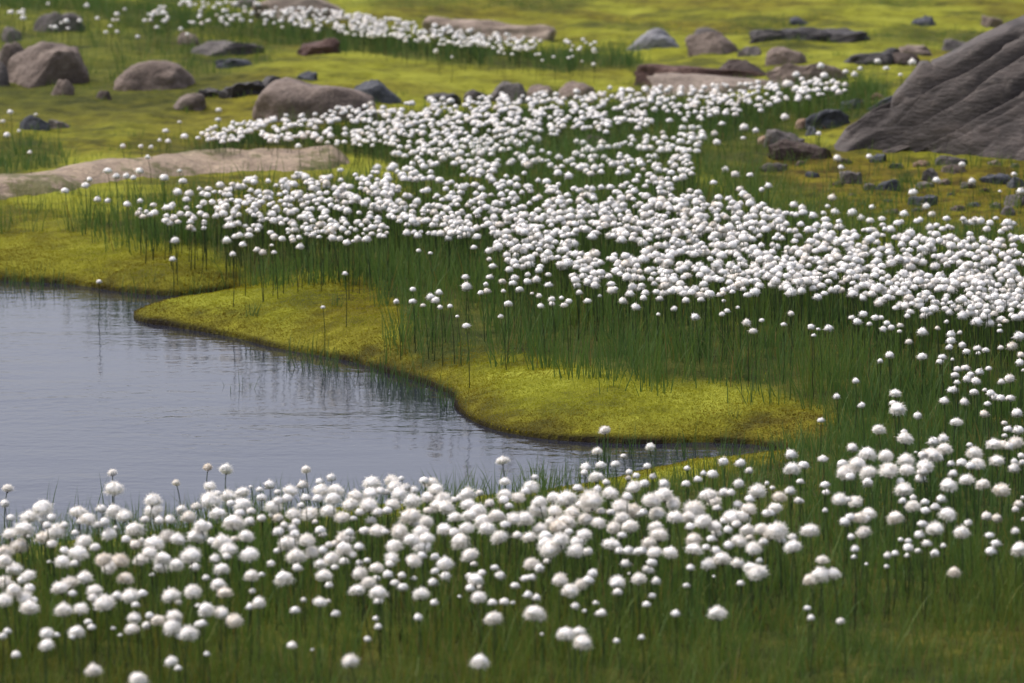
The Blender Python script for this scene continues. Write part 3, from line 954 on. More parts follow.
# ------------------------------------------------------------------ cottongrass: where the heads are
def T_(x0, y0, sc, s):
    out = []
    for t in s.split():
        a, b, c = t.split(',')
        out.append((x0 + float(a) / sc, y0 + float(b) / sc, float(c) / sc))
    return out


HEADS = []
HEADS += T_(0, 470, 6.83, "50,118,70 32,228,75 75,327,65 65,430,95 130,510,120 170,395,125 200,310,115 290,245,130 290,340,70 355,325,75 320,385,75 295,455,90 375,415,120 440,380,65 357,505,80 195,455,40 440,550,70 535,280,105 545,352,55 605,325,105 665,375,75 692,265,80 715,355,80 775,270,95 850,310,95 778,120,110 770,12,60 515,430,62 580,480,105 750,430,95 790,395,40 650,530,85 535,555,115 425,610,95 510,640,75 335,632,40 30,555,100 35,610,90 95,670,95 705,605,100 815,610,110 745,650,100 860,475,80")
HEADS += T_(128, 460, 6.21, "150,245,100 150,305,105 195,375,70 260,370,75 40,420,110 5,340,55 335,310,80 375,350,85 425,290,80 510,245,120 300,145,45 497,38,55 608,55,75 505,160,72 620,220,95 712,195,85 560,210,65 640,270,65 705,270,105 555,325,95 655,375,120 755,385,80 455,400,85 430,465,105 730,465,85 765,320,70 500,410,60 240,465,95 310,480,85 45,525,80 85,500,50 165,505,105 135,565,90 80,610,90 215,600,95 200,660,80 300,640,80 395,590,115 415,665,75 525,505,70 585,500,105 660,490,60 620,545,95 540,612,75 612,600,60 755,575,100 585,665,85 105,370,65 762,168,30 695,330,80")
HEADS += T_(256, 460, 6.21, "310,52,52 470,110,70 395,135,60 290,155,75 85,155,80 135,200,50 25,185,55 35,235,75 215,185,90 405,180,90 495,175,90 535,195,45 480,235,90 385,245,75 310,240,80 195,240,80 110,285,95 140,260,75 280,283,55 340,330,105 230,335,95 455,310,95 535,350,85 605,365,55 715,130,100 690,150,60 710,200,90 775,195,70 615,220,90 585,270,85 650,325,80 700,275,105 755,325,75 140,365,80 35,365,65 100,345,50 175,405,60 250,385,60 370,390,50 400,435,80 415,465,55 225,425,75 140,445,80 240,460,75 195,510,105 315,490,95 250,590,105 345,565,90 130,565,50 95,645,60 255,670,70 470,600,90 415,560,70 400,635,80 490,668,60 550,480,100 545,540,90 640,540,70 490,520,60 450,530,60 600,590,60 545,630,70 715,375,80 675,440,80 755,430,95 640,640,55 690,625,50 750,660,80 580,450,70")
HEADS += T_(384, 450, 5.695, "45,170,75 100,165,45 60,205,80 125,215,65 172,232,65 85,245,90 45,305,80 155,285,95 20,345,60 10,240,60 230,175,70 275,180,80 290,215,75 250,260,75 330,270,85 300,310,75 350,320,90 250,345,70 400,285,55 475,245,85 545,245,50 485,305,80 430,275,55 490,365,85 540,335,90 560,390,85 405,375,75 340,440,80 470,440,75 435,510,95 400,470,70 155,370,105 240,405,85 90,455,95 175,420,60 205,460,90 240,495,80 160,505,90 215,540,90 55,535,85 115,500,60 5,465,55 45,610,75 35,650,60 165,625,80 215,600,60 290,610,60 350,640,85 495,590,90 510,650,50 630,670,55 675,55,65 688,172,52 690,245,75 600,305,70 640,365,90 685,285,70 690,425,70 710,320,60 585,440,80 660,490,90 720,375,50")
HEADS += T_(512, 420, 4.555, "425,42,48 388,138,42 508,166,32 407,207,58 472,202,52 338,215,55 382,255,62 330,240,40 534,238,38 530,265,32 567,255,40 105,262,42 85,300,65 60,325,50 25,350,60 430,285,40 448,325,68 390,315,45 300,310,50 188,345,60 250,350,90 125,365,65 360,360,100 120,400,75 195,410,60 60,445,75 10,445,60 275,415,65 350,395,60 310,385,45 185,455,60 240,460,90 335,445,65 395,460,60 405,415,45 450,420,50 495,390,75 525,350,55 555,300,60 550,410,75 500,440,60 465,485,65 540,480,75 130,490,62 25,525,55 78,528,60 210,480,75 260,510,45 330,515,65 295,550,65 220,540,70 155,560,70 180,580,90 290,590,70 348,600,55 215,580,50 85,650,65 125,675,55 160,645,40 455,560,70 500,525,50 490,595,45 530,595,55 570,600,50 518,655,55 150,525,60 580,430,40")
HEADS += T_(640, 430, 4.555, "45,72,38 33,165,42 215,175,32 382,145,55 458,152,55 497,185,42 290,200,35 330,205,55 265,225,48 210,245,48 58,213,38 452,245,58 20,245,50 110,245,55 110,290,75 50,315,75 150,330,65 75,375,70 15,375,45 160,390,70 310,290,70 380,285,55 415,285,45 340,320,60 350,355,50 535,275,75 500,315,50 445,340,50 500,355,60 245,355,90 220,390,60 290,410,75 75,435,60 90,470,75 420,390,80 470,385,60 440,430,50 380,415,40 340,430,60 230,440,50 245,490,60 325,495,50 350,470,55 400,455,50 490,450,60 550,445,60 575,380,45 45,505,60 65,550,65 140,550,60 10,550,50 245,535,70 300,535,40 345,550,55 405,525,55 450,500,60 500,490,45 515,535,70 560,510,50 230,628,42 315,605,65 375,580,80 445,600,60 55,605,55 30,635,50 500,620,60 545,595,40 535,645,80 575,470,40")
HEADS += T_(700, 430, 4.555, "415,112,60 417,172,65 472,162,55 562,132,55 457,235,42 410,278,55 360,298,60 448,322,42 330,265,28 305,243,25 340,350,60 318,380,55 570,250,50 575,285,40 570,368,30 350,455,90 325,465,70 420,490,50 373,503,45 425,525,70 505,450,75 557,585,50 550,650,80 500,672,60")
HEADS += T_(0, 560, 5.12, "145,72,70 112,105,55 20,115,85 72,145,70 20,200,75 150,145,65 125,190,80 150,235,85 175,205,45 438,85,80 360,108,75 305,135,85 370,172,55 645,85,75 488,148,75 475,195,60 535,215,95 600,185,65 668,178,80 730,172,65 695,230,50 325,248,78 412,245,72 690,288,65 672,345,70 750,335,55 765,285,50 805,300,65 895,278,75 880,330,90 965,370,85 915,390,40 875,180,85 915,218,40 985,155,80 1015,235,40 1015,330,50 238,370,68 240,425,72 290,385,40 395,360,75 370,395,35 452,318,45 470,345,50 580,350,30 615,385,25 15,390,50 38,365,45 82,485,55 478,558,72 702,605,85 880,513,60 912,555,45 778,75,30")
HEADS += T_(200, 560, 5.12, "30,92,45 90,115,68 125,160,72 265,70,70 315,75,38 428,85,78 637,75,70 660,130,48 270,160,42 300,213,65 258,240,50 530,205,35 487,258,55 615,210,65 655,212,35 695,275,50 470,428,45 575,460,20 35,482,35 30,245,75 110,265,68 180,303,75 10,325,60 815,60,70 858,110,70 905,95,45 962,75,60 805,148,75 912,158,78 915,212,58 998,118,55 900,300,35 912,342,45 857,405,40 768,512,75")
HEADS += T_(400, 560, 5.12, "10,80,50 15,140,60 72,95,42 105,170,78 175,220,48 92,295,52 180,58,48 170,115,60 232,85,65 355,85,55 385,90,75 420,65,50 360,145,55 410,140,40 400,185,68 305,187,22 512,80,60 590,132,50 475,218,58 535,215,60 578,220,30 480,290,78 690,262,98 655,180,50 700,195,50 640,95,50 670,90,60 818,95,72 868,150,75 930,120,70 965,105,65 985,70,65 897,237,48 945,262,28 1003,222,40 1018,275,45 850,368,85 915,360,65 935,412,88 727,380,22 410,510,75")
HEADS += T_(600, 560, 5.12, "92,110,75 75,125,50 90,165,60 10,272,55 150,70,22 195,90,72 255,55,50 288,108,55 268,185,45 240,228,52 442,132,44 388,275,52 600,268,82 85,415,38 213,398,38 583,85,20 720,120,42")
HEADS += T_(800, 420, 4.571, "95,2,40 357,40,55 478,78,65 475,55,35 715,5,50 240,128,58 308,145,70 285,160,45 395,155,65 107,178,60 15,210,60 5,283,35 195,200,58 263,195,75 205,235,75 230,260,50 313,235,70 310,285,58 410,225,85 480,180,75 487,220,65 610,100,60 655,88,60 660,125,65 600,150,75 560,160,50 630,172,55 530,148,18 570,205,65 560,235,60 550,268,60 590,235,30 460,280,45 475,310,75 935,15,32 950,42,50 935,72,32 998,48,58 885,105,65 930,115,60 985,100,62 955,120,50 775,115,30 795,145,65 740,195,60 690,200,40 810,195,65 780,210,50 700,245,48 762,268,65 678,290,70 838,285,58 897,180,62 980,190,40 978,220,60 1012,165,40 1015,195,40 925,315,68 125,300,65 130,335,58 180,360,65 215,365,45 255,368,65 120,415,40 5,372,30 315,420,65 230,445,50 205,465,55 270,440,60 300,450,50 433,438,70 290,508,60 235,535,40 252,590,45 248,628,30 50,500,75 105,630,65 468,370,42 518,355,38 513,390,62 573,375,48 573,415,50 618,400,48 645,362,52 678,422,70 1000,385,50 985,410,40 1020,355,25 558,475,55 620,495,72 545,525,52 770,470,42 742,508,65 853,440,55 900,450,55 1022,455,25 868,528,50 895,565,55 872,602,55 985,508,45 1005,580,75 460,547,28 495,555,40 495,585,55 580,565,55 540,598,38 655,575,32 400,620,42 435,610,38 490,620,28 617,610,50")
HEADS += T_(780, 520, 4.19, "180,160,60 172,213,75 222,218,55 127,245,65 55,100,65 50,72,45 5,45,50 115,370,35 130,410,35 255,424,38 730,212,45 447,195,25 362,185,18")
HEADS += T_(800, 320, 4.571, "50,32,40 62,70,26 83,42,24 130,38,46 318,18,28 262,8,45 397,15,35 380,42,38 418,35,40 458,25,38 455,52,26 560,55,55 628,38,28 498,100,38 410,160,46 367,187,30 558,168,50 650,170,45 640,190,40 690,65,46 692,95,48 683,125,38 730,58,28 742,115,42 762,145,40 810,130,45 848,138,40 815,152,25 697,180,20 670,8,26 810,8,60 868,15,50 913,25,22 913,50,32 940,5,35 1000,75,60 970,120,55 918,127,32 1010,160,40 1005,195,45 718,225,40 755,220,50 708,252,46 820,238,45 763,270,48 805,280,50 718,285,32 780,250,40 862,222,32 697,320,58 795,330,50 660,370,48 750,375,48 845,320,26 872,335,45 890,352,45 918,357,45 960,358,52 857,383,36 920,283,38 960,268,55 842,430,48 992,425,58 713,460,52 538,438,46 435,330,48 445,398,70 425,380,40 255,280,36 168,353,38 282,390,38 95,460,40 357,498,56 478,525,60 1020,230,20")
n_near = len(HEADS)
HEADS += T_(680, 0, 2.97, "418,197,26 587,182,22 612,203,22 492,213,22 535,205,18 518,222,24 345,222,26 428,225,28 690,187,28 753,184,14 655,222,16 320,250,40 345,265,30 370,250,25 312,348,28 190,378,30 225,388,22 240,328,20 188,410,18 125,367,22 65,395,26 103,397,24 110,423,26 12,452,24 36,412,28 35,380,28 8,380,28 165,340,24 412,397,18 467,470,28 478,497,20 562,465,22 135,503,24 163,518,30 208,520,24 100,542,24 20,490,16 38,500,14 178,562,26 262,552,24 243,563,20 200,585,30 145,590,28 245,607,26 452,587,28 438,613,18 460,630,28 512,632,34 538,647,26 565,655,26 600,650,26 602,668,24 570,615,20 362,618,28 338,608,28 395,640,28 345,638,22 270,628,28 318,633,22 432,652,30 472,658,20 445,670,22 692,572,30 762,535,26 867,538,26 838,488,22 880,398,18 992,517,20 1012,568,28 732,613,26 748,637,26 703,657,22 743,675,30 780,680,24 938,648,20 988,665,26 965,680,24 912,680,26 950,568,12")
HEADS += T_(680, 220, 2.97, "45,288,28 198,305,30 243,298,18 218,330,30 308,310,20 330,278,22 390,320,28 440,320,28 398,343,18 412,325,18 172,260,14 125,280,20 140,270,20 130,240,14 790,300,18 765,322,16 680,362,22 545,280,30 510,290,24 525,298,26 563,308,16 580,290,28 598,290,18 640,262,22 675,285,20 650,315,26 605,325,28 620,308,28 652,332,20")
HEADS += T_(340, 220, 2.926, "15,157,18 165,238,20 213,203,20 212,238,26 243,250,18 290,212,24 265,225,28 280,235,28 322,252,18 293,255,18 343,282,12 370,310,28 492,245,30 470,282,18 478,208,16 430,208,24 412,213,20 370,195,36 367,167,24 438,167,26 447,135,26 437,115,18 437,90,26 495,145,26 500,122,22 427,188,18 475,180,24 505,185,28 525,203,28 510,170,28 550,160,20 548,180,26 582,147,26 575,175,30 610,160,20 610,190,28 562,215,14 583,222,20 587,252,22 620,232,24 620,245,20 648,228,16 670,238,24 657,250,26 725,237,26 700,212,22 827,237,28 865,255,30 888,228,24 760,222,14 645,130,28 660,110,22 935,230,26 955,212,24 931,276,14 978,260,22 1012,235,26 317,52,26 230,90,16 265,97,16 392,80,22 137,38,16 195,38,28 237,35,16 70,58,16 68,40,12 32,25,16 350,50,20")
HEADS += T_(0, 0, 2.926, "190,558,28 285,583,24 315,587,20 250,543,26 262,525,20 410,588,20 410,612,14 448,600,24 438,628,24 567,638,22 602,632,22 632,632,24 480,645,18 678,648,22 598,655,16 484,383,22 540,400,26 492,413,18 467,410,14 412,428,16 442,430,16 360,427,18 640,322,20 638,350,20 525,357,14 873,428,22 20,395,22 30,328,20 87,446,14 55,383,12 8,355,16 105,335,14 315,500,30 340,515,24 370,515,24 408,500,26 390,520,20 432,460,18 480,520,30 525,500,18 535,530,30 520,562,30 505,600,24")
HEADS += T_(0, 220, 2.926, "513,82,28 505,75,22 567,28,18 597,24,18 598,4,18 678,5,22 718,18,20 710,72,24 681,100,22 768,95,26 752,87,22 803,50,28 825,55,24 802,95,20 795,74,14 878,78,26 858,60,22 875,52,20 855,8,28 800,2,28 290,180,18 945,220,16 1010,157,18 910,45,18 902,28,28 936,14,28 945,33,18 1000,5,14 843,40,12")


def dedupe(L, prior=()):
    keep = list(prior)
    arr = np.array([(p[0], p[1]) for p in keep]).reshape(-1, 2)
    out = []
    for p in L:
        if len(arr):
            d2 = ((arr - np.array(p[:2])) ** 2)
            if (d2.sum(1) < (0.27 * p[2]) ** 2).any():
                continue
        arr = np.concatenate([arr, [p[:2]]])
        out.append(p)
    return out


HEADS = dedupe(HEADS)


def fill(poly, count, dia, dens_var=0.0, seed=1, mind=0.36, soft=0.0):
    r = np.random.default_rng(seed)
    P = np.array(poly, float)
    out = []
    placed = np.zeros((0, 2))
    tries = 0
    while len(out) < count and tries < count * 30:
        tries += 1
        x = r.uniform(P[:, 0].min(), P[:, 0].max())
        y = r.uniform(P[:, 1].min(), P[:, 1].max())
        sdv = float(sdist(np.array(x), np.array(y), poly))
        if sdv > 2 * r.random() - soft * abs(r.normal()):
            continue
        if dens_var and vnoise(np.array(x * 0.03), np.array(y * 0.085), seed + 200) < -0.75 + dens_var * 0.9 * r.random() - 0.05:
            continue
        d = dia * (0.62 + 0.50 * r.random())
        if len(placed) and (((placed - (x, y)) * (1, 1.15)) ** 2).sum(1).min() < (mind * d) ** 2:
            continue
        placed = np.concatenate([placed, [[x, y]]])
        out.append((x, y, d))
    return out


FILL = []
FILL += fill([(185, 134), (230, 122), (330, 107), (450, 97), (560, 90), (700, 85), (760, 80), (850, 78), (858, 92), (800, 100), (740, 112), (650, 128), (560, 136), (430, 158), (375, 146), (300, 143), (190, 143)], 800, 7.2, 0.3, 1, 0.36, 3)
FILL += fill([(345, 168), (440, 142), (560, 140), (640, 136), (715, 122), (700, 150), (690, 190), (720, 210), (700, 245), (560, 236), (480, 240), (400, 220), (360, 205)], 580, 8.8, 0.5, 2, 0.38, 5)
FILL += fill([(120, 190), (340, 166), (400, 188), (470, 212), (480, 238), (400, 240), (345, 244), (230, 238), (130, 216)], 340, 8.6, 0.6, 3, 0.38, 16)
FILL += fill([(474, 214), (700, 190), (750, 195), (800, 222), (900, 230), (1040, 245), (1040, 325), (960, 322), (900, 315), (860, 300), (790, 296), (700, 300), (620, 296), (560, 280), (505, 268)], 860, 10.6, 0.5, 4, 0.40, 8)
FILL += fill([(700, 250), (800, 245), (1040, 262), (1040, 312), (920, 306), (840, 294), (700, 292)], 130, 11.0, 0.4, 5, 0.40, 8)
FILL += fill([(780, 205), (900, 215), (1040, 222), (1040, 248), (900, 240), (800, 232)], 60, 9.5, 0.8, 6)
FILL += fill([(285, 8), (340, 12), (450, 28), (545, 42), (530, 50), (440, 43), (330, 32), (290, 22)], 330, 5.6, 0.1, 7, 0.3)
FILL += fill([(140, 0), (290, 5), (290, 28), (150, 20)], 75, 5.4, 0.6, 8)
FILL += fill([(-20, 2), (160, 6), (200, 40), (60, 30)], 32, 5.6, 0.6, 9)
FILL += fill([(560, 38), (605, 44), (600, 52), (560, 48)], 12, 5.2, 0, 10)
FILL += fill([(430, 48), (600, 58), (590, 66), (430, 56)], 14, 4.6, 0, 11)
# a margin out of frame, so that the meadow does not stop at the picture's edge
FILL += fill([(-140, 520), (-8, 500), (-8, 640), (-140, 660)], 90, 15, 0.5, 12)
FILL += fill([(1032, 240), (1330, 262), (1330, 340), (1180, 350), (1100, 330), (1032, 330)], 330, 11, 0.6, 13, 0.4, 6)
FILL += fill([(1032, 330), (1330, 350), (1300, 560), (1032, 540)], 260, 12.5, 0.8, 14, 0.5, 6)
FILL = dedupe(FILL, HEADS)
ALL = [(a, b, c, 0) for a, b, c in HEADS] + [(a, b, c, 1) for a, b, c in FILL]
A = np.array(ALL)
nA = len(A)
print('heads', len(HEADS), len(FILL))

# stems: height, lean, and the foot on the ground that puts the head where it belongs
hst = np.where(A[:, 1] > 420, 0.145, 0.15) * rng.uniform(0.82, 1.12, nA)
hst = np.where(A[:, 1] < 172, 0.085 + (hst - 0.085) * smooth(140, 215, A[:, 1]), hst)
hst = np.where(A[:, 1] < 60, 0.11 * rng.uniform(0.8, 1.1, nA), hst)
small = A[:, 2] < 9
hst = np.where((A[:, 1] > 560), 0.13 * rng.uniform(0.8, 1.05, nA), hst)
hst = np.where((A[:, 1] > 420) & small, hst * 0.8, hst)
sl = (A[:, 0] > 820) & (A[:, 1] > 120) & (A[:, 1] < 218)
hst = np.where(sl, 0.075, hst)
over = (A[:, 1] > 425) & (A[:, 1] < 500) & (A[:, 0] < 760)
lean = np.abs(rng.normal(0.05, 0.07, nA))
laz = rng.normal(math.pi, 1.3, nA)
ox, oy = np.sin(lean) * np.cos(laz), np.sin(lean) * np.sin(laz)
r = rays(A[:, 0], A[:, 1])
z0 = np.zeros(nA)
for _ in range(8):
    t = (z0 + hst * np.cos(lean) - CAM_Z) / r[:, 2]
    hx, hy = r[:, 0] * t, r[:, 1] * t
    bx, by = hx - ox * hst, hy - oy * hst
    z0 = 0.4 * z0 + 0.6 * np.maximum(ground(bx, by, False), -0.03)
hz = z0 + hst * np.cos(lean)
fw = hy * cp - (hz - CAM_Z) * sp
rad = A[:, 2] * 0.5 * fw / F * np.where(A[:, 3] == 1, 1.14, 1.06)
print('radius cm', np.percentile(rad * 100, [5, 50, 95]))

order = np.argsort(-A[:, 2] - 0.004 * A[:, 1])
infr = [i for i in order if -4 < A[i, 0] < 1028 and A[i, 3] == 0]
SINGLE = infr[:296]
single_set = set(SINGLE)


# ------------------------------------------------------------------ cottongrass: shapes
ICO3, ICO3F = ico(3)
ICO2, ICO2F = ico(2)


def head_arrays(seed, strands, core_lod, fat=1.0, droop=0.2, lobe=0.26):
    r = np.random.default_rng(seed)
    Vc, Fc = (ICO3, ICO3F) if core_lod == 3 else (ICO2, ICO2F)
    D = Vc.copy()
    squash = r.uniform(0.70, 0.95)
    lump = 1 + 0.13 * fbm(D[:, 0] * 1.7 + seed, D[:, 1] * 1.7 + D[:, 2] * 1.3, seed, 2) + 0.10 * fbm(D[:, 2] * 3 + seed, D[:, 0] * 3 - D[:, 1] * 2, seed + 3, 2)

    def shape(dirs):
        up = dirs[:, 2]
        k_ = np.where(up < -0.2, 1 - 0.35 * np.clip((-up - 0.2) / 0.8, 0, 1), 1.0)
        return k_
    lob = r.normal(0, 1, (5, 3))
    lob /= np.linalg.norm(lob, axis=1)[:, None]
    lob[:, 2] = -np.abs(lob[:, 2]) * 0.8

    def lobes(dirs):
        return lobe * np.clip((dirs @ lob.T).max(1) - 0.6, 0, 1) / 0.4
    grit = 0.07 * fbm(D[:, 0] * 5 + seed, D[:, 1] * 5 + D[:, 2] * 4, seed + 5, 2) + 0.07 * fbm(D[:, 2] * 6 + seed, D[:, 0] * 5 - D[:, 1] * 5, seed + 8, 2)
    core = D * (lump * shape(D) * (0.74 + grit + lobes(D)))[:, None]
    core[:, 2] *= squash
    d = r.normal(0, 1, (strands, 3))
    d /= np.linalg.norm(d, axis=1)[:, None]
    lumpd = 1 + 0.13 * fbm(d[:, 0] * 1.7 + seed, d[:, 1] * 1.7 + d[:, 2] * 1.3, seed, 2)
    L = shape(d) * lumpd * np.where(r.random(strands) < 0.32, r.uniform(1.06, 1.38 if core_lod == 3 else 1.22, strands), r.uniform(0.84, 1.12, strands)) + lobes(d)
    side = np.cross(d, r.normal(0, 1, (strands, 3)))
    side /= np.linalg.norm(side, axis=1)[:, None]
    wdt = 0.055 * fat * r.uniform(0.6, 1.3, strands)[:, None]
    p0 = d * 0.62
    p1 = d * L[:, None]
    p1[:, 2] -= droop * np.sqrt(np.clip(1 - d[:, 2] ** 2, 0, 1)) * r.uniform(0.2, 1.4, strands)
    p1 += r.normal(0, 0.06, (strands, 3)) + np.array([0.07, 0, 0])
    S = np.stack([p0 - side * wdt, p0 + side * wdt, p1 + side * wdt * 0.12], 1).reshape(-1, 3)
    S[:, 2] *= squash
    V = np.concatenate([core, S])
    Ft = np.concatenate([Fc, len(core) + np.arange(strands * 3).reshape(-1, 3)])
    return V, Ft


def stem_arrays(bend, seg=5, sides=4, rr=0.0011):
    """stem of unit height along z, x/y in metres"""
    V, Fq = [], []
    for i in range(seg + 1):
        t = i / seg
        cx = bend * math.sin(math.pi * t) * 0.06
        for j in range(sides):
            a = 2 * math.pi * j / sides
            V.append((cx + rr * (1.25 - 0.4 * t) * math.cos(a), rr * (1.25 - 0.4 * t) * math.sin(a), t))
    for i in range(seg):
        for j in range(sides):
            Fq.append((i * sides + j, i * sides + (j + 1) % sides, (i + 1) * sides + (j + 1) % sides, (i + 1) * sides + j))
    return np.array(V), np.array(Fq)


def fluff_normals(V):
    """soft fluff is shaded by the direction its hairs point in"""
    nn_ = V + np.array([0, 0, 0.12])
    return nn_ / np.maximum(np.linalg.norm(nn_, axis=1), 1e-6)[:, None]


HEAD_ME = []
for s_ in range(14):
    V, Ft = head_arrays(s_ + 1, 800, 3, 1.0, 0.10 + 0.16 * (s_ % 4))
    m_ = np_mesh('seed_head', V, Ft)
    m_.materials.append(M_cotton)
    m_.materials.append(M_core)
    mi_ = np.zeros(len(m_.polygons), np.int32)
    mi_[:len(ICO3F)] = 1
    m_.polygons.foreach_set('material_index', mi_)
    HEAD_ME.append(m_)
STEM_ME = []
for s_ in range(6):
    V, Fq = stem_arrays((s_ - 2.5) * 0.05)
    m_ = np_mesh('stem', V, quads=Fq)
    m_.materials.append(M_stem)
    STEM_ME.append(m_)
# dark scaly bracts under the fluff
bv, bf = [], []
for i, (rr_, zz_) in enumerate([(0.06, -0.95), (0.15, -0.78), (0.20, -0.58), (0.14, -0.3)]):
    for j in range(7):
        a_ = 2 * math.pi * j / 7 + i * 0.4
        bv.append((rr_ * math.cos(a_), rr_ * math.sin(a_), zz_))
for i in range(3):
    for j in range(7):
        bf.append((i * 7 + j, i * 7 + (j + 1) % 7, (i + 1) * 7 + (j + 1) % 7, (i + 1) * 7 + j))
BR_ME = np_mesh('bract', np.array(bv), quads=np.array(bf))
BR_ME.materials.append(M_bract)

# labels: plants that stand alone are told apart one by one, crowds share a label
LONE = [
    (7, 487, 'slim cottongrass leaning over the water at the left edge, highest there'),
    (113, 472, 'small white cottongrass on a tall dark stem above a wide cream head'),
    (114, 487, 'wide cream cottongrass on the water side, just under a smaller white head'),
    (176, 483, 'small white cottongrass on a leaning stem against the water, left of a close pair'),
    (208, 466, 'small white cottongrass high over the water, whiter of the close pair'),
    (226, 469, 'cream cottongrass high over the water, yellower of the close pair'),
    (209, 486, 'yellowish cottongrass just below the whiter of the high pair'),
    (306, 468, 'small cottongrass on a thin dark stem, alone above the middle of the bank crowd'),
    (502, 460, 'round cottongrass on a straight stem over the water, right above a smaller one'),
    (505, 480, 'small round cottongrass directly under the one rising over the water'),
    (605, 429, 'bright cottongrass overlapping the foot of the yellow moss lobe across the water'),
    (597, 450, 'small cottongrass between the moss lobe and the near bank, above two full heads'),
    (650, 446, 'bright upright cottongrass over the narrow end of the water'),
    (349, 660, 'cottongrass alone in the bottom grass, on the edge of a yellow moss patch'),
    (480, 660, 'round white cottongrass alone near the bottom edge under a lone head in mid grass'),
    (93, 669, 'single white egg shaped cottongrass low in the bottom left grass'),
    (137, 678, 'white cottongrass cut by the bottom edge'),
    (173, 661, 'cottongrass with a smaller head at its lower side, near the bottom edge'),
    (292, 644, 'small narrow cottongrass alone in plain green bottom grass'),
    (566, 632, 'wide cottongrass at the left of a tight trio in the lower grass'),
    (579, 630, 'cottongrass at the upper back of the tight trio in the lower grass'),
    (582, 640, 'round cottongrass at the lower front of the tight trio in the lower grass'),
    (535, 611, 'wide flattened cottongrass below two small heads, at the lower rim of the crowd'),
    (494, 617, 'round cottongrass below two smaller heads side by side'),
    (717, 612, 'round white cottongrass alone in open green grass below the crowd'),
    (811, 529, 'oval white cottongrass standing clear in the grass between two crowds'),
    (823, 558, 'cottongrass above a low row of three in the lower grass'),
    (821, 571, 'middle cottongrass of the low row of three'),
    (833, 572, 'smaller right hand cottongrass of the low row of three'),
    (810, 578, 'lower left cottongrass of the low row of three'),
    (954, 571, 'small ragged cottongrass alone in the dark brown grass'),
    (1019, 546, 'big white cottongrass cut by the right edge above dark grass'),
    (895, 516, 'oval cottongrass alone right of a slanting row of heads'),
    (1002, 489, 'domed cottongrass alone in the grass by the right edge'),
    (983, 482, 'oval cottongrass standing apart right of a loose bunch'),
    (897, 407, 'large double cottongrass standing clear below a small one'),
    (895, 392, 'small cottongrass directly above a larger double one'),
    (878, 429, 'oval cottongrass alone above the right hand bunch'),
    (905, 437, 'lumpy cottongrass with a knob on top, right of an oval one'),
    (956, 421, 'round cottongrass alone in the grass above the dense right bunch'),
    (421, 593, 'round white cottongrass set apart below the middle of the crowd'),
    (64, 608, 'cottongrass beside a similar round one, below the left crowd'),
    (80, 608, 'round cottongrass right of its like, below the left crowd'),
    (46, 632, 'upper cottongrass of a stacked pair low in the left grass'),
    (47, 643, 'lower cottongrass of a stacked pair low in the left grass'),
    (283, 577, 'round white cottongrass in a gap of the crowd'),
    (235, 619, 'pointed cottongrass at the lower rim of the left crowd'),
    (221, 612, 'round cottongrass next to the pointed one at the lower rim'),
]
lone_of = {}
for lx_, ly_, lb_ in LONE:
    d = (A[:, 0] - lx_) ** 2 + (A[:, 1] - ly_) ** 2
    i = int(np.argmin(d))
    if d[i] < 40 and i not in lone_of:
        lone_of[i] = lb_
    else:
        print('LONE miss', lx_, ly_, d[i])
SINGLE = list(lone_of) + [i for i in SINGLE if i not in lone_of][:296 - len(lone_of)]
single_set = set(SINGLE)

REG = [
    (lambda x, y: y < 420, 'full cottongrass head in the green sedge right of the moss lobe', 'cottongrass in the right sedge'),
    (lambda x, y: x > 800 and y < 500, 'full cottongrass head in the bunches on the right bank', 'cottongrass in the right bunches'),
    (lambda x, y: x > 770, 'full cottongrass head in the loose lower right scatter', 'cottongrass in the lower right scatter'),
    (lambda x, y: x < 128 and y < 552, 'full cottongrass standing against the water in the left end crowd', 'cottongrass at the left water edge'),
    (lambda x, y: x < 384 and y < 516, 'full cottongrass standing against the water along the middle crowd', 'cottongrass at the middle water edge'),
    (lambda x, y: x < 200 and y < 600, 'full cottongrass in the thick left part of the near bank crowd', 'cottongrass in the left bank crowd'),
    (lambda x, y: x < 400 and y < 575, 'full cottongrass in the green belt below the water edge crowd', 'cottongrass in the green belt'),
    (lambda x, y: x < 400, 'full cottongrass scattered in the lower left grass', 'cottongrass in the lower left grass'),
    (lambda x, y: x < 560 and y < 560, 'full cottongrass in the dense middle clump of the near bank', 'cottongrass in the middle bank clump'),
    (lambda x, y: y < 570, 'full cottongrass in the dense white clump right of the bank tip', 'cottongrass in the right bank clump'),
    (lambda x, y: True, 'full cottongrass scattered under the middle clump in green grass', 'cottongrass under the middle clump'),
]

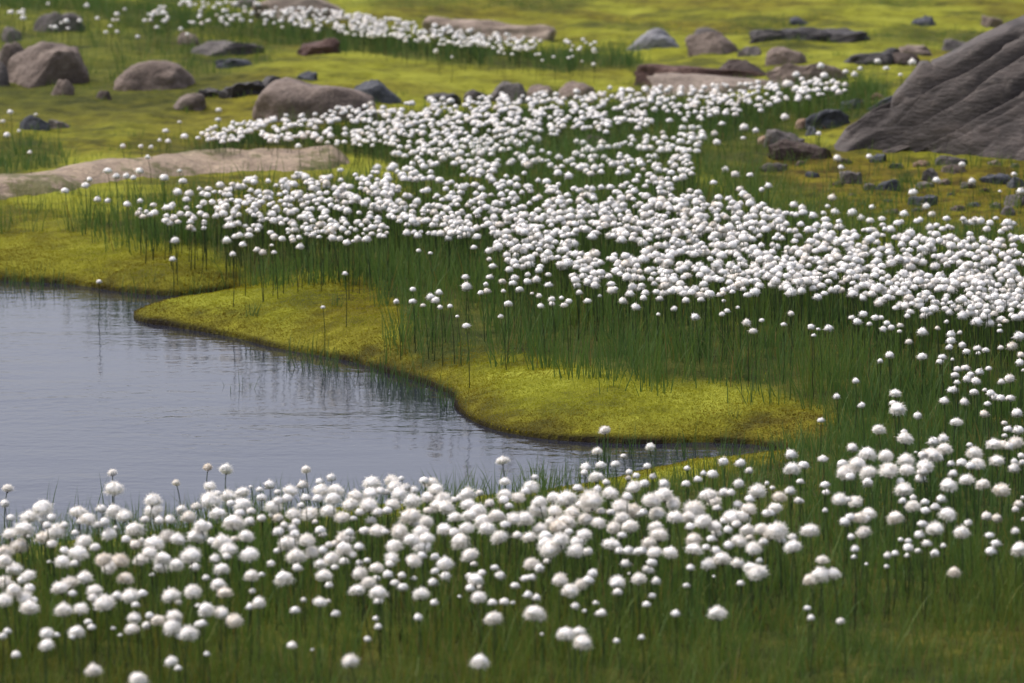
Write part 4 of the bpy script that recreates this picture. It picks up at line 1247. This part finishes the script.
assert all(4 <= len(l_[2].split()) <= 16 for l_ in LONE), [l_ for l_ in LONE if len(l_[2].split()) > 16]
proto = bpy.data.objects.new('cottongrass', None)
COL.objects.link(proto)
p_stem = link('stem', STEM_ME[0], None, proto)
p_head = link('seed_head', HEAD_ME[0], None, proto)
p_br = link('bract', BR_ME, None, proto)
for n_, i in enumerate(SINGLE):
    if n_ == 0:
        o, st_, hd_, br_ = proto, p_stem, p_head, p_br
    else:
        o = proto.copy()
        st_, hd_, br_ = p_stem.copy(), p_head.copy(), p_br.copy()
        for q_ in (o, st_, hd_, br_):
            COL.objects.link(q_)
        for q_ in (st_, hd_, br_):
            q_.parent = o
    st_.data = STEM_ME[i % 6]
    hd_.data = HEAD_ME[(i * 5) % 14]
    o.location = (bx[i], by[i], z0[i] - 0.002)
    ax = Vector((-math.sin(laz[i]), math.cos(laz[i]), 0))
    o.rotation_euler = Matrix.Rotation(lean[i], 3, ax).to_euler()
    st_.scale = (1, 1, hst[i])
    hd_.location = (0, 0, hst[i])
    hd_.rotation_euler = (random.uniform(-.2, .2), random.uniform(-.2, .2), random.uniform(0, 6.28))
    hd_.scale = (rad[i],) * 3
    br_.location = (0, 0, hst[i])
    br_.scale = (rad[i],) * 3
    xx_, yy_ = A[i, 0], A[i, 1]
    if i in lone_of:
        tag(o, lone_of[i], 'cottongrass', 'cottongrass standing apart')
    else:
        for fn, lb_, gr_ in REG:
            if fn(xx_, yy_):
                tag(o, lb_, 'cottongrass', gr_)
                break

# the rest of the cottongrass: one object
LOD = [head_arrays(50 + s_, 130, 2, 1.7, 0.2, 0.10) for s_ in range(8)]
SV, SQ = stem_arrays(0.05, 2, 3, 0.0012)
MV, MT, MQ, MC, MN = [], [], [], [], []
off = 0
rest = [i for i in range(nA) if i not in single_set]
for i in rest:
    V, Ft = LOD[i % 8]
    az_ = random.uniform(0, 6.28)
    c_, s_ = math.cos(az_), math.sin(az_)
    P = V @ np.array([[c_, s_, 0], [-s_, c_, 0], [0, 0, 1]])
    P = P * rad[i] + np.array([hx[i], hy[i], hz[i]])
    S = SV.copy()
    S[:, 0] += bx[i] + (hx[i] - bx[i]) * SV[:, 2]
    S[:, 1] += by[i] + (hy[i] - by[i]) * SV[:, 2]
    S[:, 2] = z0[i] + (hz[i] - z0[i]) * SV[:, 2]
    MV += [P, S]
    nV = fluff_normals(V) @ np.array([[c_, s_, 0], [-s_, c_, 0], [0, 0, 1]])
    sn_ = SV * np.array([1, 1, 0]) - np.array([0.05 * 0.06, 0, 0])
    MN += [nV, sn_ / np.maximum(np.linalg.norm(sn_, axis=1), 1e-6)[:, None]]
    MT.append(Ft + off)
    MQ.append(SQ + off + len(P))
    MC.append(np.full(len(P) + len(S), random.random() ** 1.3))
    off += len(P) + len(S)
me = np_mesh('cottongrass_meadow', np.concatenate(MV), np.concatenate(MT), np.concatenate(MQ))
attr(me, 'tint', np.concatenate(MC))
me.normals_split_custom_set_from_vertices(np.concatenate(MN).tolist())
me.materials.append(M_cotton_mass)
me.materials.append(M_stem)
me.materials.append(M_core_mass)
nq = sum(len(q_) for q_ in MQ)
mi = np.zeros(len(me.polygons), np.int32)
mi[:nq] = 1
per_ = len(LOD[0][1])
cm_ = np.zeros(per_, np.int32)
cm_[:len(ICO2F)] = 2
mi[nq:] = np.tile(cm_, len(rest))
me.polygons.foreach_set('material_index', mi)
tag(link('cottongrass_meadow', me), label='white cottongrass heads massed across the far bank and between the nearer ones', kind='stuff')
print('rest', len(rest))


# ------------------------------------------------------------------ sedge tufts one can point to
def tuft(px, py, n, hh, spread, label, tint=0.15, water=False, fan=0.25):
    x, y, z = (float(t) for t in at(px, py))
    if water:
        x, y = (float(t) for t in flat_at(px, py, 0.0))
        z = -0.03
        hh += 0.03
    bxs, bys = rng.normal(0, spread, n), rng.normal(0, spread, n)
    V, Q, Tt, C = blades(bxs, bys, np.zeros(n), hh * rng.uniform(0.45, 1.1, n), rng.uniform(1.4, 2.4, n) * 1e-3, np.abs(rng.normal(0, fan, n)), rng.uniform(0, 6.28, n), np.abs(rng.normal(0.1, 0.3, n)), np.clip(rng.normal(tint, 0.08, n), 0, 1))
    me = np_mesh('sedge_tuft', V, Tt, Q, smooth_=False)
    attr(me, 'tint', C)
    o = link('sedge_tuft', me, M_grass)
    o.location = (x, y, z)
    return tag(o, label, 'sedge tuft', 'sedge tufts standing apart')


tuft(248, 388, 9, 0.065, 0.02, 'small dark sedge tuft standing alone in open water', 0.05, True, 0.15)
tuft(226, 387, 4, 0.03, 0.02, 'few short sedge tips in open water left of the dark tuft', 0.05, True, 0.15)
tuft(110, 328, 9, 0.035, 0.025, 'short sedge tips in the water beside the lone flower stem', 0.05, True, 0.15)
tuft(252, 316, 22, 0.055, 0.012, 'dark sedge tuft on the yellow moss spit', 0.15, False, 0.3)
tuft(336, 306, 14, 0.06, 0.012, 'thin sedge tuft beside the flower on the moss spit', 0.15, False, 0.3)
tuft(866, 98, 170, 0.17, 0.05, 'arching green grass tuft at the shoulder of the outcrop', 0.45, False, 0.55)
tuft(556, 490, 16, 0.11, 0.03, 'curved dark sedge stalks on the near bank tip against the water', 0.05, False, 0.25)
tuft(826, 468, 22, 0.09, 0.03, 'pale arching sedge at the end of the water', 0.5, False, 0.6)
tuft(735, 440, 12, 0.10, 0.01, 'thin sedge tuft on the front face of the moss lobe', 0.2, False, 0.3)
tuft(35, 212, 30, 0.09, 0.03, 'leaning grass tuft below the left end of the bedrock slab', 0.2, False, 0.5)
tuft(905, 182, 70, 0.07, 0.018, 'dark green tuft on the ochre slope under the outcrop', 0.2, False, 0.35)

# ------------------------------------------------------------------ sky, sun, camera
world = bpy.data.worlds.new('World')
scene.world = world
world.use_nodes = True
nt = world.node_tree
nt.nodes.clear()
wo = nt.nodes.new('ShaderNodeOutputWorld')
bg = nt.nodes.new('ShaderNodeBackground')
sky = nt.nodes.new('ShaderNodeTexSky')
sky.sky_type = 'NISHITA'
sky.sun_disc = False
SUN_EL, SUN_AZ = math.radians(58), math.radians(-65)
sky.sun_elevation = SUN_EL
sky.sun_rotation = SUN_AZ
sky.air_density = 1.0
sky.dust_density = 4.0
hs = nt.nodes.new('ShaderNodeHueSaturation')
hs.inputs['Saturation'].default_value = 0.52
nt.links.new(sky.outputs[0], hs.inputs['Color'])
tn = nt.nodes.new('ShaderNodeMix')
tn.data_type = 'RGBA'
tn.blend_type = 'MULTIPLY'
tn.inputs[0].default_value = 1.0
tn.inputs[7].default_value = (1.0, 0.97, 1.05, 1)
nt.links.new(hs.outputs[0], tn.inputs[6])
nt.links.new(tn.outputs[2], bg.inputs['Color'])
bg.inputs['Strength'].default_value = 0.106
nt.links.new(bg.outputs[0], wo.inputs['Surface'])

sun = bpy.data.lights.new('sun', 'SUN')
sun.energy = 1.5
sun.angle = math.radians(70)
sun.color = (1.0, 0.935, 0.84)
so = bpy.data.objects.new('sun', sun)
COL.objects.link(so)
dvec = Vector((math.sin(SUN_AZ) * math.cos(SUN_EL), math.cos(SUN_AZ) * math.cos(SUN_EL), math.sin(SUN_EL)))
so.rotation_euler = dvec.to_track_quat('Z', 'Y').to_euler()
so.location = (0, 0, 20)

cam = bpy.data.cameras.new('camera')
co = bpy.data.objects.new('camera', cam)
COL.objects.link(co)
co.location = (0, 0, CAM_Z)
co.rotation_euler = (math.pi / 2 - PITCH, 0, 0)
cam.sensor_width = 36
cam.lens = F / W * 36
cam.clip_start = 0.1
cam.clip_end = 6000
cam.dof.use_dof = True
cam.dof.focus_distance = 10.4
cam.dof.aperture_fstop = 7.6
scene.camera = co

scene.view_settings.view_transform = 'Standard'
scene.view_settings.look = 'None'
scene.view_settings.gamma = 1
scene.view_settings.exposure = 0.96
scene.render.engine = 'CYCLES'
scene.cycles.use_denoising = True
scene.cycles.max_bounces = 6
scene.cycles.diffuse_bounces = 3
scene.cycles.transparent_max_bounces = 4
